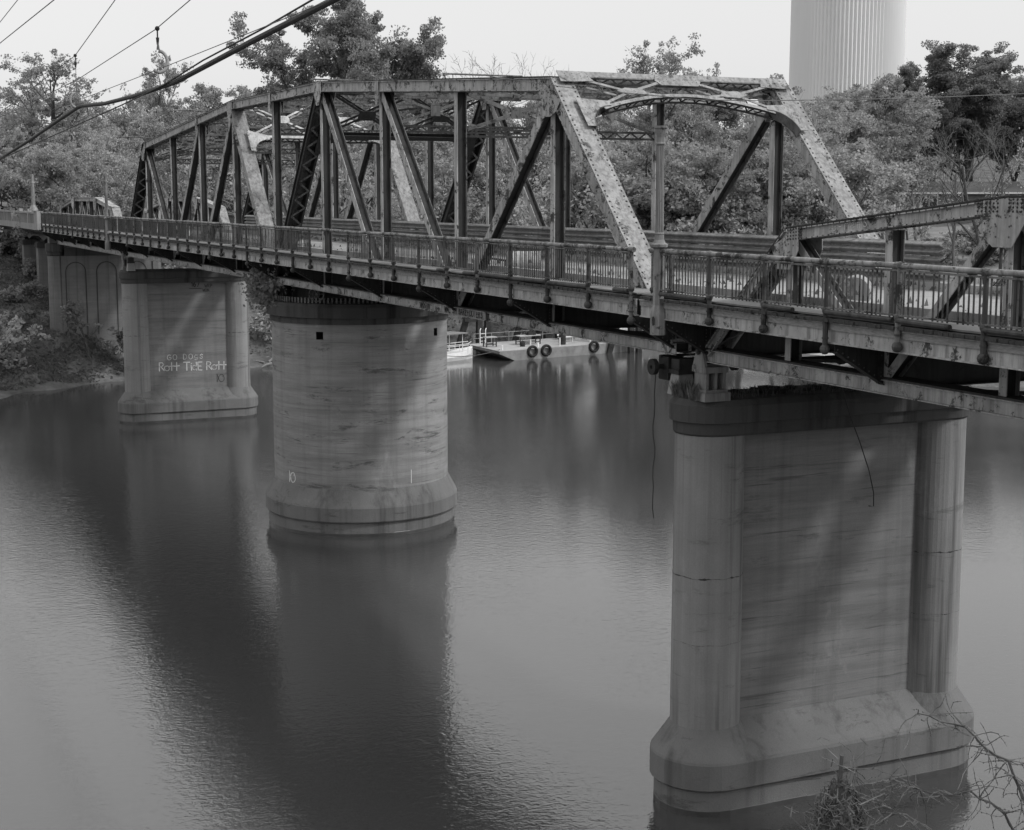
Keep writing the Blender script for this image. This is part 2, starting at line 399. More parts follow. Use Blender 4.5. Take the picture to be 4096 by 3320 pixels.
def lettering(text, org, ux, uy, nrm, h, wd, name, mat, parent, adv=1.05, wob=0.04, seed=1, fn=None, kern=None, label=None):
    rnd = random.Random(seed); x = 0; first = label
    for ch in text:
        if ch == ' ': x += 0.75*h*adv; continue
        mb = MB()
        for st in GL[ch]:
            pts = [(x+(p[0]*0.78+rnd.uniform(-wob, wob)*.6)*h, (p[1]+rnd.uniform(-wob, wob)*.6)*h) for p in st]
            for (a, b) in zip(pts[:-1], pts[1:]):
                d = np.array(b)-np.array(a); L = np.hypot(*d)
                if L < 1e-6: continue
                d /= L; nn = np.array([-d[1], d[0]])*wd/2
                a2 = np.array(a)-d*wd*.35; b2 = np.array(b)+d*wd*.35
                qs = [a2-nn, b2-nn, b2+nn, a2+nn]
                if fn: P = [fn(q[0], q[1]) for q in qs]
                else: P = [Vector(org)+Vector(ux)*float(q[0])+Vector(uy)*float(q[1])+Vector(nrm)*0.006 for q in qs]
                mb.add(P, [(0, 1, 2, 3)])
        x += h*adv*(0.55 if ch in 'iI1|' else 0.92)
        mb.build(name, mat, parent, label=label)

# ------------------------------------------------------------------ piers
def stad(Rr, x, z, y0=0.30, y1=6.08, n=14):
    p = []
    for i in range(n+1):
        t = math.pi*i/n; p.append((x+Rr*math.cos(t), y1+Rr*math.sin(t), z))
    for i in range(n+1):
        t = math.pi+math.pi*i/n; p.append((x+Rr*math.cos(t), y0+Rr*math.sin(t), z))
    return p
def river_pier(x, label, top_dark=True):
    t = thing('river_pier', (x, 3.3, WATER-1.2), label, 'bridge pier')
    mb = MB(); mb.loft([stad(r, x, z) for z, r in ((-10.6, 1.06), (-8.98, 1.06), (-8.93, 1.03))]); mb.build('footing', 'conc_base', t)
    mb = MB(); mb.loft([stad(r, x, z) for z, r in ((-9.7, 1.063), (-9.38, 1.063), (-9.36, 1.05))], False); mb.build('wet_band', 'wet', t)
    mb = MB(); mb.loft([stad(r, x, z) for z, r in ((-8.93, 1.12), (-8.90, 1.15), (-8.37, 1.15), (-8.31, 1.12))])
    for y in (0.30, 6.08): mb.lathe((x, y, 0), [(-8.33, 1.135), (-7.74, 0.738), (-7.70, 0.60)], 44)      # conical seats under the columns
    mb.loft([[(x+a, y, z) for a, z in ((-1.13, -8.325), (1.13, -8.325), (.30, -7.70), (-.30, -7.70))] for y in (0.31, 6.07)])   # sloped ledge between them
    mb.build('plinth', 'conc_base', t)
    for y in (0.30, 6.08):
        mb = MB(); mb.lathe((x, y, 0), [(-7.8, 0.735), (-4.5, 0.725), (-1.5, 0.715)], 44); cc_ = mb.build('column', 'conc_col', t)
        for zj in (-4.55, -5.95):       # spalled construction joints
            mb = MB(); rj = random.Random(int(zj*100+x*7+y*13)); ring0 = []; ring1 = []; ring2 = []
            for i in range(60):
                a_ = 2*math.pi*i/60; hj = max(.002, rj.gauss(.008, .014)); zz = zj+.012*math.sin(i*.7)
                ring0.append((x+.720*math.cos(a_), y+.720*math.sin(a_), zz-hj)); ring1.append((x+.7315*math.cos(a_), y+.7315*math.sin(a_), zz)); ring2.append((x+.720*math.cos(a_), y+.720*math.sin(a_), zz+hj))
            mb.loft([ring0, ring1, ring2], False); mb.build('cold_joint', 'conc_dark', cc_)
    mb = MB(); mb.bb(x-0.30, x+0.30, 0.35, 6.0, -7.9, -1.45); mb.build('wall_panel', 'conc', t)
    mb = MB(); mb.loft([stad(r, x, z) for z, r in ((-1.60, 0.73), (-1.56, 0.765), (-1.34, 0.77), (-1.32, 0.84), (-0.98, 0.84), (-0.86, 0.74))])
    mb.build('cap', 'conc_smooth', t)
    return t
P1 = river_pier(30.5, 'concrete pier with twin round columns and a tuft of grass on its cap')
P3 = river_pier(-30.5, 'concrete pier with twin round columns and white GO DOGS graffiti')
# round pivot pier with a square drain hole on each side
t = P2 = thing('pivot_pier', (0, 3.2, WATER-1.2), 'massive round concrete pivot pier with small square openings', 'bridge pier')
RP = 3.43
def cylp(ang, z, r): return (r*math.cos(R(ang)), 3.2+r*math.sin(R(ang)), z)
holes = [(-47.2, -42.3), (36.4, 40.6)]
angs = sorted(set([a for h in holes for a in h] + [a for a in range(-180, 180, 5) if all(not (h[0]-2.5 < a < h[1]+2.5) for h in holes)]))
zs = [-10.6, -7.9, -5, -2.07, -1.78, -1.3]
mb = MB(); k0 = 0
for z in zs:
    for a in angs: mb.v.append(cylp(a, z, RP))
na = len(angs)
for i in range(len(zs)-1):
    for j in range(na):
        a0 = angs[j]
        if i == 3 and any(abs(a0-h[0]) < 1e-6 for h in holes): continue
        q = (i*na+j, i*na+(j+1) % na, (i+1)*na+(j+1) % na, (i+1)*na+j); mb.f.append(q)
mb.build('shaft', 'conc_pivot', t, smooth=True)
for h in holes:
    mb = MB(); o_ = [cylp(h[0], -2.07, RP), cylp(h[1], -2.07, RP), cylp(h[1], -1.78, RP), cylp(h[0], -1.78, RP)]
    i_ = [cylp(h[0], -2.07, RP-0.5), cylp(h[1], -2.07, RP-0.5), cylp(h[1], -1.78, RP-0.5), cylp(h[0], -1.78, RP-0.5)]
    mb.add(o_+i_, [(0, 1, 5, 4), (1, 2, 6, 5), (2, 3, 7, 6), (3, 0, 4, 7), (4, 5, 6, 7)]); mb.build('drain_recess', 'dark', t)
mb = MB(); mb.lathe((0, 3.2, 0), [(-10.6, 3.68), (-8.98, 3.68), (-8.95, 3.62)], 72); mb.build('footing', 'conc_base', t)
mb = MB(); mb.loft([[cylp(a, z, r) for a in range(0, 360, 5)] for z, r in ((-9.7, 3.683), (-9.38, 3.683), (-9.36, 3.67))], False); mb.build('wet_band', 'wet', t)
mb = MB(); mb.lathe((0, 3.2, 0), [(-8.95, 3.76), (-8.9, 3.79), (-8.40, 3.79), (-8.33, 3.76), (-7.72, 3.44), (-7.7, 3.36)], 72); mb.build('plinth', 'conc_base', t)
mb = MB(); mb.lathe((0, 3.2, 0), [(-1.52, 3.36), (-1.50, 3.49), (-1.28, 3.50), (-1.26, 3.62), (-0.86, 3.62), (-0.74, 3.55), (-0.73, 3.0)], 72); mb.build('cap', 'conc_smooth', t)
# graffiti
n1 = (1, 0, 0)
gx = -30.5+0.30
lettering('GO DOgs', (gx, 1.95, -6.02), (0, 1, 0), (0, 0, 1), n1, 0.30, 0.035, 'graffiti_letter', 'pale_mark', P3, adv=1.16, label='white painted words GO DOGS')
lettering('Rott TidE Rott', (gx, 1.45, -6.62), (0, .9996, -.02), (0, 0, 1), n1, 0.46, 0.05, 'graffiti_letter', 'pale_mark', P3, adv=0.70, seed=4, label='white painted words Rott TidE Rott')
lettering('f', (gx, 4.80, -7.42), (0, 1, 0), (0, 0, 1), n1, 0.52, 0.035, 'graffiti_fish', 'ghost_mark', P3, label='faint dark fish outline')
lettering('167', (gx, 3.42, -1.86), (0, 1, 0), (0, 0, 1), n1, 0.27, 0.04, 'graffiti_letter', 'dark_mark', P3, adv=.8)
lettering('_', (gx, 3.35, -1.98), (0, 1.7, 0), (0, 0, 1), n1, 0.5, 0.03, 'graffiti_letter', 'dark_mark', P3)
lettering('WRP', (gx, 4.22, -1.92), (0, 1, 0), (0, 0, 1), n1, 0.18, 0.03, 'graffiti_letter', 'ghost_mark', P3, adv=.95)
lettering('WON', (gx, 4.10, -2.15), (0, 1, 0), (0, 0, 1), n1, 0.15, 0.03, 'graffiti_letter', 'ghost_mark', P3, adv=.95)
def oncyl(a0, z0):
    return lambda u, v: Vector(cylp(a0+math.degrees(u/RP), z0+v, RP+0.006))
lettering('f', None, None, None, None, 0.46, 0.035, 'graffiti_fish', 'pale_mark', P2, fn=oncyl(-72.5, -7.62), seed=3, label='white fish outline')
lettering('|', None, None, None, None, 0.5, 0.03, 'graffiti_mark', 'pale_mark', P2, fn=oncyl(12.3, -7.6), seed=3)

# swing machinery on the pivot pier
rt = thing('turntable', (0, 3.2, -0.75), 'toothed turntable rack and drum on the round pivot pier', 'turntable')
mb = MB(); mb.lathe((0, 3.2, -0.735), [(0, 3.32), (0.12, 3.32), (0.12, 3.0)], 72); mb.build('track_ring', 'steel_dark', rt)
mb = MB()
for k in range(130):
    a = k*360/130; c = Vector(cylp(a, -0.62, 3.36)); r_ = Vector((math.cos(R(a)), math.sin(R(a)), 0))
    mb.box(c, (0.10, 0.07, 0.2), (r_, Vector((-r_.y, r_.x, 0)), Vector((0, 0, 1))))
mb.build('rack_teeth', 'steel_inner', rt, kind='stuff')
mb = MB(); mb.lathe((0, 3.2, -0.6), [(0, 2.6), (0.48, 2.6)], 48); mb.build('drum', 'steel_dark', rt)
for k, a in enumerate(range(-170, 180, 40)):
    c = Vector(cylp(a, -0.38, 3.05)); d = Vector((math.cos(R(a)), math.sin(R(a)), 0)); mb = MB()
    mb.tube([c-d*.1, c+d*.1], 0.2, 14); mb.tube([c-d*.35, c+d*.25], 0.04, 8); mb.build('wheel', 'steel_dark', rt)
c = Vector((2.9, 0.55, -0.34)); hw = MB(); d = Vector((0.9, -0.43, 0)).normalized(); sdv = Vector((-d.y, d.x, 0))
hw.tube([c+(sdv*math.cos(R(a))+V(0, 0, 1)*math.sin(R(a)))*0.27 for a in range(0, 361, 20)], 0.02, 6)
for a in range(0, 180, 60):
    e = (sdv*math.cos(R(a))+V(0, 0, 1)*math.sin(R(a)))*0.27; hw.tube([c-e, c+e], 0.014, 5)
hw.tube([c-d*.25, c+d*.05], 0.045, 8); hw.build('hand_wheel', 'steel_inner', rt)

# ------------------------------------------------------------------ steel members
def hbar(mb, p0, p1, wid, dep, tk=0.022):
    """outer flange of an H member (the one facing the walk)"""
    b = V(0, 1, 0); mb.bar(Vector(p0)-b*dep/2, Vector(p1)-b*dep/2, wid, tk, b)
def hmember(parent, name, p0, p1, wid, dep, tk=0.022, mat='steel'):
    """H-section member: flange, then web and back flange coloured dark for recess shade"""
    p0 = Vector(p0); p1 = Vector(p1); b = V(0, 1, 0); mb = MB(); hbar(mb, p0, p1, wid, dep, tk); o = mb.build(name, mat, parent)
    mb = MB(); mb.bar(p0, p1, tk, dep-tk-.002, b); mb.build('web', 'steel_dark', o)  # web coloured near black to hold the shade of the recess
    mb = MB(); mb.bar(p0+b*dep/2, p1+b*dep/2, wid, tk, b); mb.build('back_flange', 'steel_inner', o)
    return o
def lace(mb, p0, p1, off, pitch=0.34, wid=0.06, tk=0.012, nrm=None):
    p0 = Vector(p0); p1 = Vector(p1); off = Vector(off); L = (p1-p0).length
    n = max(2, int(round(L/pitch))); nv = nrm or (p1-p0).cross(off)
    for i in range(n):
        a = p0+(p1-p0)*(i/n); b = p0+(p1-p0)*((i+1)/n)
        if i % 2: mb.bar(a+off, b, wid, tk, nv)
        else: mb.bar(a, b+off, wid, tk, nv)
def laced_strut(mb, p0, p1, off, aw=0.07, pitch=0.32):
    """two angles joined by zig-zag lacing"""
    p0 = Vector(p0); p1 = Vector(p1); off = Vector(off); n = (p1-p0).cross(off).normalized()
    for q in (0, 1):
        mb.bar(p0+off*q, p1+off*q, aw, aw*0.9, n)
    lace(mb, p0, p1, off, pitch, 0.045, 0.012, n)
def boxmember(parent, name, p0, p1, dep, wid, cover_up=True, mat='steel', covermat='steel', lacing=True, rivets=False, cap0=0, cap1=0):
    """webs + cover plate on the upper side + laced lower side, lying in a plane of constant Y"""
    p0 = Vector(p0); p1 = Vector(p1); a = (p1-p0).normalized(); b = V(0, 1, 0); up = b.cross(a)
    if up.z < 0: up = -up
    if not cover_up: up = -up
    mb = MB()
    for s in (-1, 1):
        mb.bar(p0+b*s*(wid/2), p1+b*s*(wid/2), dep-0.03, 0.022, b)
        for e in (-1, 1):
            mb.bar(p0+b*s*(wid/2+0.03)+up*e*(dep/2-0.035), p1+b*s*(wid/2+0.03)+up*e*(dep/2-0.035), 0.02, 0.075, b)
    o = mb.build(name, mat, parent)
    mb = MB(); mb.bar(p0+up*(dep/2), p1+up*(dep/2), wid+0.13, 0.024, up); mb.build('cover_plate', covermat, o)
    if lacing:
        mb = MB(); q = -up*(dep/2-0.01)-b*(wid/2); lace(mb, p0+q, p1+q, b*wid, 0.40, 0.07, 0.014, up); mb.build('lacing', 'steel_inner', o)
    if rivets:
        mb = MB(); L = (p1-p0).length; k = int(L/0.16)
        for i in range(k+1):
            c = p0+a*(i*L/k)
            for s in (-1, 1): mb.rivet(c+up*(dep/2+0.012)+b*s*(wid/2-0.0), up, 0.027)
            mb.rivet(c-b*(wid/2+0.07)+up*(dep/2-0.035), -b, 0.014); mb.rivet(c-b*(wid/2+0.07)-up*(dep/2-0.035), -b, 0.014)
        mb.build('rivets', 'steel_dark', o, kind='stuff')
    return o
H1, H4 = 7.09, 6.0
def htop(u):
    a = abs(u); return (H1 if a <= 1 else H1+(H4-H1)*(a-1)/3)
TD = 0.36
def TN(u, y): return V(PL*u, y, htop(u)-TD/2)
BZ = 0.07
swing = thing('swing_truss_span', (0, 3.1, -0.15), 'long through-truss swing span with sloping top chords and riveted portals', 'truss bridge')

def gusset(parent, node, dirs, ext, y, mat='steel', rv=True):
    """plate on the outer faces at a node, polygon reaching along the given directions"""
    for s in (-1, 1):
        yy = y + s*0.262
        c = Vector((node.x, yy, node.z)); pts = []
        for d, e, hw_ in dirs:
            d = Vector(d).normalized(); p = V(-d.z, 0, d.x)
            pts += [c+d*e-p*hw_, c+d*e+p*hw_]
        # convex hull in XZ
        P = sorted(set((round(p.x, 4), round(p.z, 4)) for p in pts))
        def half(P):
            h = []
            for p in P:
                while len(h) > 1 and (h[-1][0]-h[-2][0])*(p[1]-h[-2][1])-(h[-1][1]-h[-2][1])*(p[0]-h[-2][0]) <= 0: h.pop()
                h.append(p)
            return h
        hull = half(P)[:-1]+half(P[::-1])[:-1]
        mb = MB(); mb.plate([(p[0], yy, p[1]) for p in hull], (0, 1, 0), 0.016); g_ = mb.build('gusset_plate', mat, parent)
        if rv and s < 0:
            mb = MB()
            for d, e, hw_ in dirs:
                d = Vector(d).normalized(); p = V(-d.z, 0, d.x)
                k = int(e/0.13)
                for i in range(1, k):
                    for q in (-.7, 0.7): mb.rivet(c+d*(i*e/k)+p*hw_*q-V(0, .009, 0), (0, -1, 0), 0.018)
            mb.build('rivets', 'steel_inner', g_, kind='stuff')
for y in (0.0, W):
    nearp = (y == 0.0)
    # chords
    tops = [-4, -1, 1, 4]
    for a, b in zip(tops[:-1], tops[1:]):
        boxmember(swing, 'top_chord', TN(a, y), TN(b, y), TD, 0.42, True, 'steel', 'steel_dark', True, False)
    boxmember(swing, 'bottom_chord', (-29.9, y, BZ), (29.9, y, BZ), 0.28, 0.36, True, 'steel', 'steel_dark', False)
    # end posts and the V posts over the pivot
    for s in (-1, 1):
        boxmember(swing, 'end_post', TN(4*s, y)+V(0, 0, 0.02), (30*s-0.25*s, y, BZ), 0.36, 0.42, True, 'steel' if s > 0 else 'steel_dark', 'steel_lit' if s > 0 else 'steel_dark', True, s > 0)  # shade put into colour: posts seen from below take near-black steel
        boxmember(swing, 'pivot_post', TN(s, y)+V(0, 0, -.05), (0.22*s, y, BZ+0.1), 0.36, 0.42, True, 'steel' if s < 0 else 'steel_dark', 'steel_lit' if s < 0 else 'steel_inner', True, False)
        # battened end of the laced face
    for u in range(-4, 5):
        top = TN(u, y)
        hmember(swing, 'vertical', (top.x, y, top.z-0.1), (top.x, y, 0.15), 0.21, 0.27)
    for (u0, u1, wdt) in ((4, 3, .27), (2, 3, .24), (1, 2, .26), (-4, -3, .22), (-2, -3, .24), (-1, -2, .27)):
        a = TN(u0, y)+V(0, 0, -.12); b = V(PL*u1, y, 0.15); d = (b-a).normalized()
        hmember(swing, 'diagonal', a+d*0.1, b-d*0.1, wdt, 0.27, mat='steel')
    for u in range(-4, 5):
        nd = TN(u, y); dirs = [((0, 0, -1), 0.62, 0.14), ((1, 0, 0), 0.42, 0.16), ((-1, 0, 0), 0.42, 0.16)]
        if u in (4, -4):
            s = 1 if u > 0 else -1
            dirs = [((0, 0, -1), 0.75, 0.13), ((-s, 0, 0), 0.5, 0.16), ((s*1, 0, -0.98), 0.75, 0.17)]
        if u in (1, -1, 4, -4): gusset(swing, nd, dirs, 0, y)
        elif u in (2, -2, 0): gusset(swing, nd, [((0, 0, -1), 0.55, 0.12), ((1, 0, 0), 0.14, 0.17), ((-1, 0, 0), 0.14, 0.17)], 0, y)

def portal(parent, org, down, y0, y1, depth=1.5, lit='steel_lit', lat='steel_inner', name='portal_frame', offn=0.0):
    """lattice portal in the plane spanned by Y and 'down' (the slope of the posts)"""
    down = Vector(down).normalized(); n = V(0, 1, 0).cross(down).normalized()
    if n.x < 0: n = -n
    Ws = y1-y0
    def P(s, t_, o=0.0): return Vector(org)+V(0, y0+Ws*s, 0)+down*t_+n*(offn+o)
    root = MB()
    # upper strut: cover strip, laced web, lower angle
    root.bar(P(0.02, 0.06, .2), P(0.98, 0.06, .2), 0.20, 0.02, n)
    root.bar(P(0.02, 0.06, .0), P(0.98, 0.06, .0), 0.20, 0.02, n)
    o = root.build(name, lit, parent)
    mb = MB(); laced_strut(mb, P(0.03, 0.16, .02), P(0.97, 0.16, .02), n*0.17, 0.05, 0.24); mb.build('lacing', lat, o)
    # lower arched strut
    k = depth/1.5
    arch = [(0.13, 0.98), (0.20, 0.84), (0.28, 0.72), (0.36, 0.62), (0.44, 0.57), (0.5, 0.56)]
    arch = arch + [(1-a, b) for a, b in reversed(arch[:-1])]
    mb = MB(); m2 = MB()
    for (a, b) in zip(arch[:-1], arch[1:]):
        for oo in (0.0, 0.2):
            mb.bar(P(a[0], a[1]*k, oo), P(b[0], b[1]*k, oo), 0.10, 0.02, n)
        lace(m2, P(a[0], a[1]*k, 0), P(b[0], b[1]*k, 0), n*0.2, 0.2, 0.04, 0.012)
        m2.bar(P(a[0], a[1]*k+.05, .02), P(b[0], b[1]*k+.05, .02), 0.05, 0.012, down); m2.bar(P(a[0], a[1]*k+.05, .18), P(b[0], b[1]*k+.05, .18), 0.05, 0.012, down)
    mb.build('lower_strut', lit, o); m2.build('soffit_lacing', 'steel_dark', o)
    # lattice diagonals
    for e in (0, 1):
        f = (lambda s: s) if e == 0 else (lambda s: 1-s)
        for (a, b) in (((0.11, 0.22), (0.27, 0.5)), ((0.27, 0.5), (0.42, 0.2)), ((0.27, 0.5), (0.14, 0.86)), ((0.29, 0.5), (0.40, 0.58))):
            mb = MB()
            for oo in (0.0, 0.2):
                mb.bar(P(f(a[0]), a[1]*k, oo), P(f(b[0]), b[1]*k, oo), 0.075, 0.018, n)
            lace(mb, P(f(a[0]), a[1]*k, 0), P(f(b[0]), b[1]*k, 0), n*.2, 0.24, 0.035, 0.01)
            mb.build('lattice_diagonal', lit, o)
        mb = MB(); mb.plate([P(f(.215), .50*k, .215), P(f(.255), .40*k, .215), P(f(.325), .42*k, .215), P(f(.345), .56*k, .215), P(f(.26), .60*k, .215)], n, 0.014); mb.build('gusset_plate', lit, o)
        # corner plate and curved knee
        mb = MB(); mb.plate([P(f(0), -.03, .218), P(f(.115), -.03, .218), P(f(.135), .30, .218), P(f(.05), .34, .218), P(f(0), .34, .218)], n, 0.014)
        for i in range(3):
            for j in range(4): mb.rivet(P(f(.03+.03*j), .06+.09*i, .226), n, 0.02)
        mb.build('gusset_plate', lit, o)
        cur = [(0.062, 1.5)] + [(0.062+0.10*(1-math.cos(R(q))), 1.5-0.58*math.sin(R(q))) for q in (15, 30, 45, 60, 75, 90)]
        poly = [P(f(0.028), 1.5*k, .218)] + [P(f(a), b*k, .218) for a, b in cur] + [P(f(.16), .80*k, .218), P(f(.028), .74*k, .218)]
        mb = MB(); mb.plate(poly, n, 0.014)
        for (a, b) in ((.05, .85), (.08, .85), (.11, .86), (.05, 1.0), (.08, 1.0), (.05, 1.15), (.07, 1.15), (.05, 1.3), (.05, 1.42)): mb.rivet(P(f(a), b*k, .226), n, 0.02)
        mb.build('knee_plate', lit, o)
        mb = MB()
        for (a, b) in zip(cur[:-1], cur[1:]): mb.bar(P(f(a[0]), a[1]*k, .1), P(f(b[0]), b[1]*k, .1), 0.26, 0.02, P(f(a[0]), b[1]*k)-P(f(a[0])+.02, a[1]*k+.05))
        mb.build('knee_flange', 'steel_inner', o)
    mb = MB(); mb.plate([P(.415, -.03, .218), P(.585, -.03, .218), P(.60, .2, .218), P(.58, .36, .218), P(.42, .36, .218), P(.40, .2, .218)], n, 0.014)
    for i in range(3):
        for j in range(3):
            for e in (-1, 1): mb.rivet(P(.5+e*(.045+.018*j), .05+.09*i, .226), n, 0.018)
    mb.build('gusset_plate', lit, o)
def xportal(parent, org, down, y0, y1, lit, lat, offn=0.0, depth=2.05):
    """deep portal with two crossed bays and curved knees"""
    down = Vector(down).normalized(); n = V(0, 1, 0).cross(down).normalized()
    if n.x < 0: n = -n
    Ws = y1-y0
    def P(s, t_, o=0.0): return Vector(org)+V(0, y0+Ws*s, 0)+down*t_+n*(offn+o)
    mb = MB(); mb.bar(P(.03, .1, .2), P(.97, .1, .2), .16, .02, n); mb.bar(P(.03, .1, 0), P(.97, .1, 0), .16, .02, n); o = mb.build('portal_frame', 'steel_inner', parent)
    mb = MB(); laced_strut(mb, P(.03, .2, .02), P(.97, .2, .02), n*.17, .05, .24); mb.build('lacing', lat, o)
    mb = MB(); mb.bar(P(.08, depth, .2), P(.92, depth, .2), .16, .02, n); mb.bar(P(.08, depth, 0), P(.92, depth, 0), .16, .02, n); mb.build('lower_strut', lit, o)
    mb = MB(); laced_strut(mb, P(.08, depth+.07, .02), P(.92, depth+.07, .02), n*.17, .05, .24); mb.build('soffit_lacing', lat, o)
    for (sa, sb) in ((.06, .5), (.5, .94)):
        for (ta, tb) in ((.22, depth-.1), (depth-.1, .22)):
            mb = MB()
            for oo in (.0, .2): mb.bar(P(sa, ta, oo), P(sb, tb, oo), .085, .02, n)
            mb.build('lattice_diagonal', lit, o)
            mb = MB(); lace(mb, P(sa, ta, .01), P(sb, tb, .01), n*.18, .26, .04, .01); mb.build('lacing', lat, o)
        c = (sa+sb)/2; m_ = (.22+depth-.1)/2
        mb = MB(); mb.plate([P(c-.05, m_-.1, .215), P(c-.03, m_-.2, .215), P(c+.03, m_-.2, .215), P(c+.05, m_-.1, .215), P(c+.05, m_+.1, .215), P(c+.03, m_+.2, .215), P(c-.03, m_+.2, .215), P(c-.05, m_+.1, .215)], n, .014); mb.build('gusset_plate', lit, o)
    for e in (0, 1):
        f = (lambda s: s) if e == 0 else (lambda s: 1-s)
        cur = [(.06+.11*(1-math.cos(R(q))), depth+.75-.62*math.sin(R(q))) for q in range(0, 91, 15)]
        mb = MB(); mb.plate([P(f(.03), depth+.75, .215)]+[P(f(a), b, .215) for a, b in cur]+[P(f(.17), depth-.05, .215), P(f(.03), depth-.35, .215)], n, .014); mb.build('knee_plate', lit, o)
    mb = MB(); mb.plate([P(.46, .0, .215), P(.54, .0, .215), P(.56, .3, .215), P(.44, .3, .215)], n, .014); mb.build('gusset_plate', 'steel_inner', o)
for s in (1, -1):  # light and shade put into colour: upward faces pale, undersides dark
    d4 = V(30*s-.25*s, 0, BZ)-TN(4*s, 0)
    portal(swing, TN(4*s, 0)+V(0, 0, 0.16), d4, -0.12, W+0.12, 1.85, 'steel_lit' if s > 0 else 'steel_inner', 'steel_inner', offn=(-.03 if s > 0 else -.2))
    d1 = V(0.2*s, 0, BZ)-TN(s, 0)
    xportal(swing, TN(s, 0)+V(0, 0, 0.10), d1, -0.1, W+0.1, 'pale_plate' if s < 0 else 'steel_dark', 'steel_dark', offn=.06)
# sway frames, top struts and laterals
for u in (-3, -2, 0, 2, 3):
    z = htop(u)-0.1; x = PL*u; mb = MB()
    laced_strut(mb, (x, 0.2, z), (x, W-0.2, z), (0, 0, -0.3), 0.08, 0.3); o = mb.build('top_strut', 'steel_inner', swing)
    mb = MB(); laced_strut(mb, (x-.12, 0.2, z), (x-.12, W-0.2, z), (0.24, 0, 0), 0.06, 0.3); mb.build('strut_lacing', 'steel_inner', o)
    if u in (-3, 0, 3, 2, -2):
        lo = z-1.25; mb = MB()
        laced_strut(mb, (x, 0.14, lo), (x, W-0.14, lo), (0, 0, -0.18), 0.06, 0.26); mb.build('sway_strut', 'steel_dark', swing)
        for k in range(2):
            ya, yb = 0.2+k*(W-.4)/2, 0.2+(k+1)*(W-.4)/2
            for (za, zb) in ((z-.3, lo), (lo, z-.3)):
                mb = MB(); mb.bar((x, ya, za), (x, yb, zb), 0.075, 0.06, (1, 0, 0)); mb.build('sway_brace', 'steel_inner', swing)
            mb = MB(); c = (ya+yb)/2; zc = (z-.3+lo)/2
            mb.plate([(x+.05, c-.16, zc-.16), (x+.05, c+.16, zc-.16), (x+.05, c+.16, zc+.16), (x+.05, c-.16, zc+.16)], (1, 0, 0), .014); mb.build('gusset_plate', 'steel_inner', swing)
for u in range(-4, 4):
    for (ya, yb) in ((0.15, W-.15), (W-.15, 0.15)):
        mb = MB(); a = V(PL*u, ya, htop(u)-.14); b = V(PL*(u+1), yb, htop(u+1)-.14)
        laced_strut(mb, a, b, (0, 0, -0.16), 0.06, 0.34); mb.build('top_lateral', 'steel_inner', swing)
    zc = (htop(u)+htop(u+1))/2-.07; x = PL*(u+.5)
    mb = MB(); mb.plate([(x-.3, W/2-.3, zc), (x+.3, W/2-.3, zc), (x+.3, W/2+.3, zc), (x-.3, W/2+.3, zc)], (0, 0, 1), .014); mb.build('gusset_plate', 'steel_inner', swing)
# pipes across the top for the navigation lights
for x, y0, y1, z in ((-22, -1.9, 3, 6.19), (-11.6, -1.25, 3, 7.0), (5.5, -.3, 2.0, 7.2), (10.2, 2.7, 5.5, 7.15)):
    mb = MB(); mb.tube([(x, y0, z), (x, y1, z)], 0.03, 8); mb.ball((x, y0, z-.03), 0.06)
    mb.tube([(x, y0+.3, z-.02), (x+.02, y0+.3, z-.18)], 0.015, 5); mb.tube([(x, y1-.1, z), (x, y1-.1, z-.4)], .02, 5); mb.build('conduit_pipe', 'steel_inner', swing)
# intermediate lattice struts between the panel points
for u in (-3.5, -2.5, -1.5, -.5, .5, 1.5, 2.5, 3.5):
    z = htop(u)-.12; x = PL*u; mb = MB()
    laced_strut(mb, (x, .2, z), (x, W-.2, z), (0, 0, -.34), .07, .26); mb.build('top_strut', 'steel_inner', swing)
